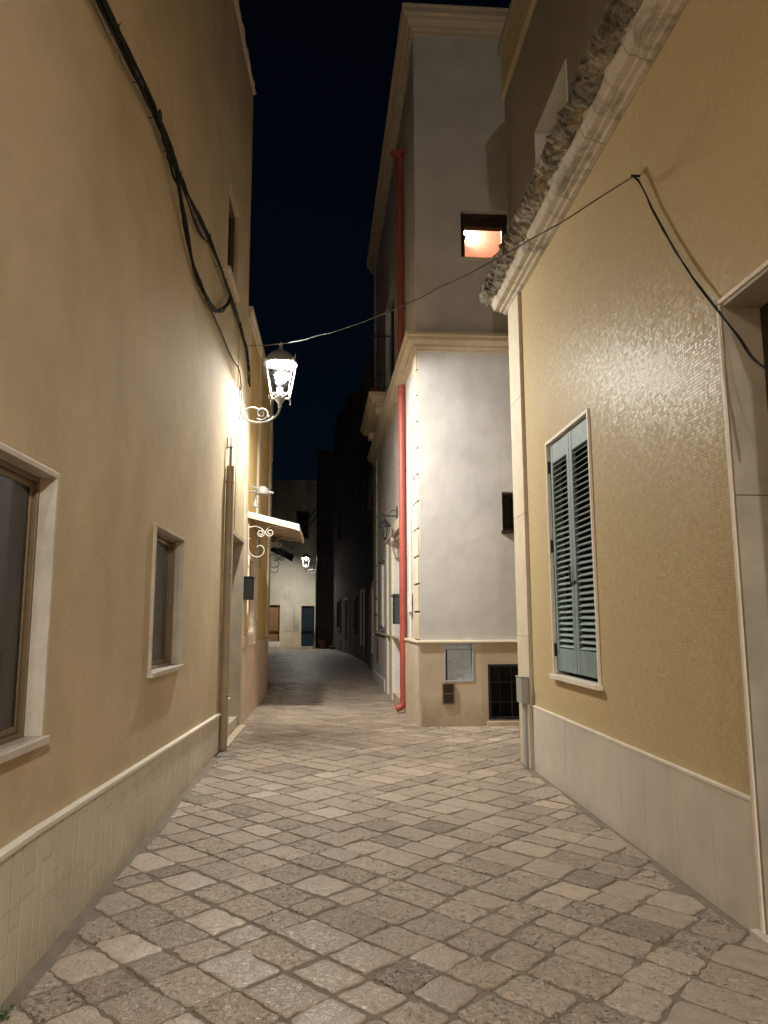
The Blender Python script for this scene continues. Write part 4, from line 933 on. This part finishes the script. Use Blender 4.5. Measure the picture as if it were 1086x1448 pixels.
mb.tube(smooth_path([Lw(6.6,4.67,.04),Lw(7.42,4.72,.03),Lw(8.24,4.77,.025),Lw(9.1,4.80,.025),Lw(9.82,4.88,.03),Lw(10.02,4.70,.04)], 10), .009, 6)
mb.build('thin_branch', M['bark'], cb, smooth=True)
rg = random.Random(4)
for y in (3.9,4.35,4.75,5.2,5.65,6.4,7.6,8.2,9.0,9.6):
    z = 4.83+(min(y,8.7)-3.66)*.118; mb = MB()
    mb.tube([Lw(y,z-.03,.03),Lw(y,z-.032,.05),Lw(y,z-.02,.072),Lw(y+.005,z+.005,.076),Lw(y+.01,z+.035,.07),Lw(y+.02,z+.06,.075)], .004, 5)
    mb.build('cable_tie', M['bark'], cb)
for y, z in ((5.0,5.10),(7.18,5.34)):
    mb = MB(); mb.tube([(LX+.05, y+.035*math.cos(k*PI/6), z+.03+.035*math.sin(k*PI/6)) for k in range(13)], .006, 6); mb.build('hook_ring', M['bark'], cb)
# wire across the lane
A, B = Vector((LX+.06,10.55,5.50)), Vector((RX-.05,4.5,4.46))
mb = MB(); SAG = .30
pts = []
for i in range(61):
    t = i/60; p = A.lerp(B, t); p.z -= SAG*4*t*(1-t); p.x += noise.noise((i*.23,1,0))*.012; p.z += noise.noise((i*.23,5,0))*.014; pts.append(p)
mb.tube(pts, .006, 6)
tag(mb.build('overhead_wire', M['wirey'], smooth=True), 'thin sagging wire strung across the lane between beige and mosaic houses', 'wire')
mb = MB(); strands(mb, smooth_path([(RX-.04,4.5,4.46),(RX-.035,4.42,4.36),(RX-.03,4.25,4.05),(RX-.03,4.03,3.70),(RX-.03,3.82,3.40),(RX-.03,3.6,3.12),(RX-.03,3.42,2.90),(RX-.03,3.28,2.72),(RX-.02,3.0,2.5)], 8), 2, .004, .005, seed=6)
mb.tube([(RX,4.5,4.47),(RX-.06,4.5,4.47)], .008, 8)
tag(mb.build('wall_cable', M['bark'], smooth=True), 'black cable slanting down the mosaic wall to the dark doorway', 'cable')
dg = MB(); frame_ring(dg, FL, 8.62, 8.86, -.01, .0, .01, .02, .03)
for k in range(7): dg.box(LX+.05+k*.032, LX+.066+k*.032, 8.62, 8.86, -.02, .004)
dg.box(LX+.04, LX+.27, 8.60, 8.62, -.02, .006); dg.box(LX+.04, LX+.27, 8.86, 8.88, -.02, .006)
tag(dg.build('drain_grate', M['iron']), 'small iron drain grate in the paving at the foot of the beige drainpipe', 'drain')
wd = MB(); rg = random.Random(9)
for k in range(16):
    a = rg.uniform(0, 2*PI); x, y = -1.25+rg.uniform(-.02,.03), 3.19+rg.uniform(-.04,.05); l = rg.uniform(.025,.055); w_ = rg.uniform(.004,.009)
    d = Vector((math.cos(a), math.sin(a), 0)); q = Vector((-d.y, d.x, 0))*w_; p = Vector((x, y, -.01))
    wd.quad(p-q, p+q, p+d*l*.35+Vector((0,0,l*.7))+q*.9, p+d*l*.35+Vector((0,0,l*.7))-q*.9); wd.quad(p+d*l*.35+Vector((0,0,l*.7))-q*.9, p+d*l*.35+Vector((0,0,l*.7))+q*.9, p+d*l*.85+Vector((0,0,l*.8)))
tag(wd.build('weed', simple('weed_green', (.07,.10,.03), .6)), 'little green weed growing at the foot of the tiled plinth', 'weed')
# flower pot on the balcony, pot and step at the lane's end
fp = thing('flower_pot', 'small terracotta pot on the balcony of the white house', 'flower pot', tuple(FS.p(4.6,6.19,.3)))
mb = MB(); mb.lathe([(.07,0),(.10,.16),(.115,.16),(.115,.2),(.10,.2),(.09,.17)], FS.p(4.6,6.195,.3), 16); mb.build('pot', M['terracotta'], fp, smooth=True, autos=True)
fp = thing('flower_pot', 'large dark pot at the foot of the dark end house', 'flower pot', (-.45,39.5,0))
mb = MB(); mb.lathe([(.16,0),(.24,.4),(.27,.4),(.27,.46),(.23,.46),(.2,.38)], (-.45,39.5,-.01), 16); mb.build('pot', M['brown'], fp, smooth=True, autos=True)
st = MB(); st.box(-.1,.9,38.3,39.0,-.1,.16); tag(st.build('stone_step', M['darkwall'], bevel=.02), 'low dark stone step near the far lamp at the bend of the lane', 'step')
bd = MB(); bd.hexa([(-1.0,39.55,0),(-.97,39.75,0),(-.93,39.75,0),(-.96,39.55,0),(-.84,39.7,1.5),(-.83,39.88,1.5),(-.81,39.88,1.5),(-.82,39.7,1.5)])
tag(bd.build('leaning_board', M['stone'], bevel=.004), 'pale board leaning against the corner of the dark end house', 'board')

# ------------------------------------------------------------------ camera, sky
cam = bpy.data.cameras.new('camera'); co_ = bpy.data.objects.new('camera', cam); COL.objects.link(co_)
yaw, pit, rol = math.radians(4.0), math.radians(8.28), math.radians(-.19)
f = Vector((math.sin(yaw)*math.cos(pit), math.cos(yaw)*math.cos(pit), math.sin(pit))); r0 = Vector((math.cos(yaw), -math.sin(yaw), 0)); u0 = r0.cross(f)
r = r0*math.cos(rol)+u0*math.sin(rol); u = -r0*math.sin(rol)+u0*math.cos(rol)
from mathutils import Matrix
co_.matrix_world = Matrix(((r.x,u.x,-f.x,0),(r.y,u.y,-f.y,0),(r.z,u.z,-f.z,1.5),(0,0,0,1)))
cam.sensor_fit = 'HORIZONTAL'; cam.sensor_width = 36; cam.lens = 36*1045.5/1086; cam.clip_end = 1000; cam.clip_start = .05
sc.camera = co_
w = bpy.data.worlds.new('World'); sc.world = w; w.use_nodes = True; nt = w.node_tree
sky = nt.nodes.new('ShaderNodeTexSky'); sky.sky_type = 'NISHITA'; sky.sun_disc = False; sky.sun_elevation = math.radians(4); sky.sun_rotation = math.radians(160); sky.ozone_density = 4
bg = nt.nodes['Background']; nt.links.new(sky.outputs[0], bg.inputs[0]); bg.inputs[1].default_value = .0015
sc.view_settings.view_transform = 'Standard'; sc.view_settings.look = 'None'; sc.view_settings.exposure = .62; sc.view_settings.gamma = 1
sc.render.engine = 'CYCLES'; cy = sc.cycles
cy.use_denoising = True; cy.max_bounces = 10; cy.diffuse_bounces = 7; cy.glossy_bounces = 4; cy.transparent_max_bounces = 12; cy.sample_clamp_indirect = 12; cy.caustics_reflective = False; cy.caustics_refractive = False
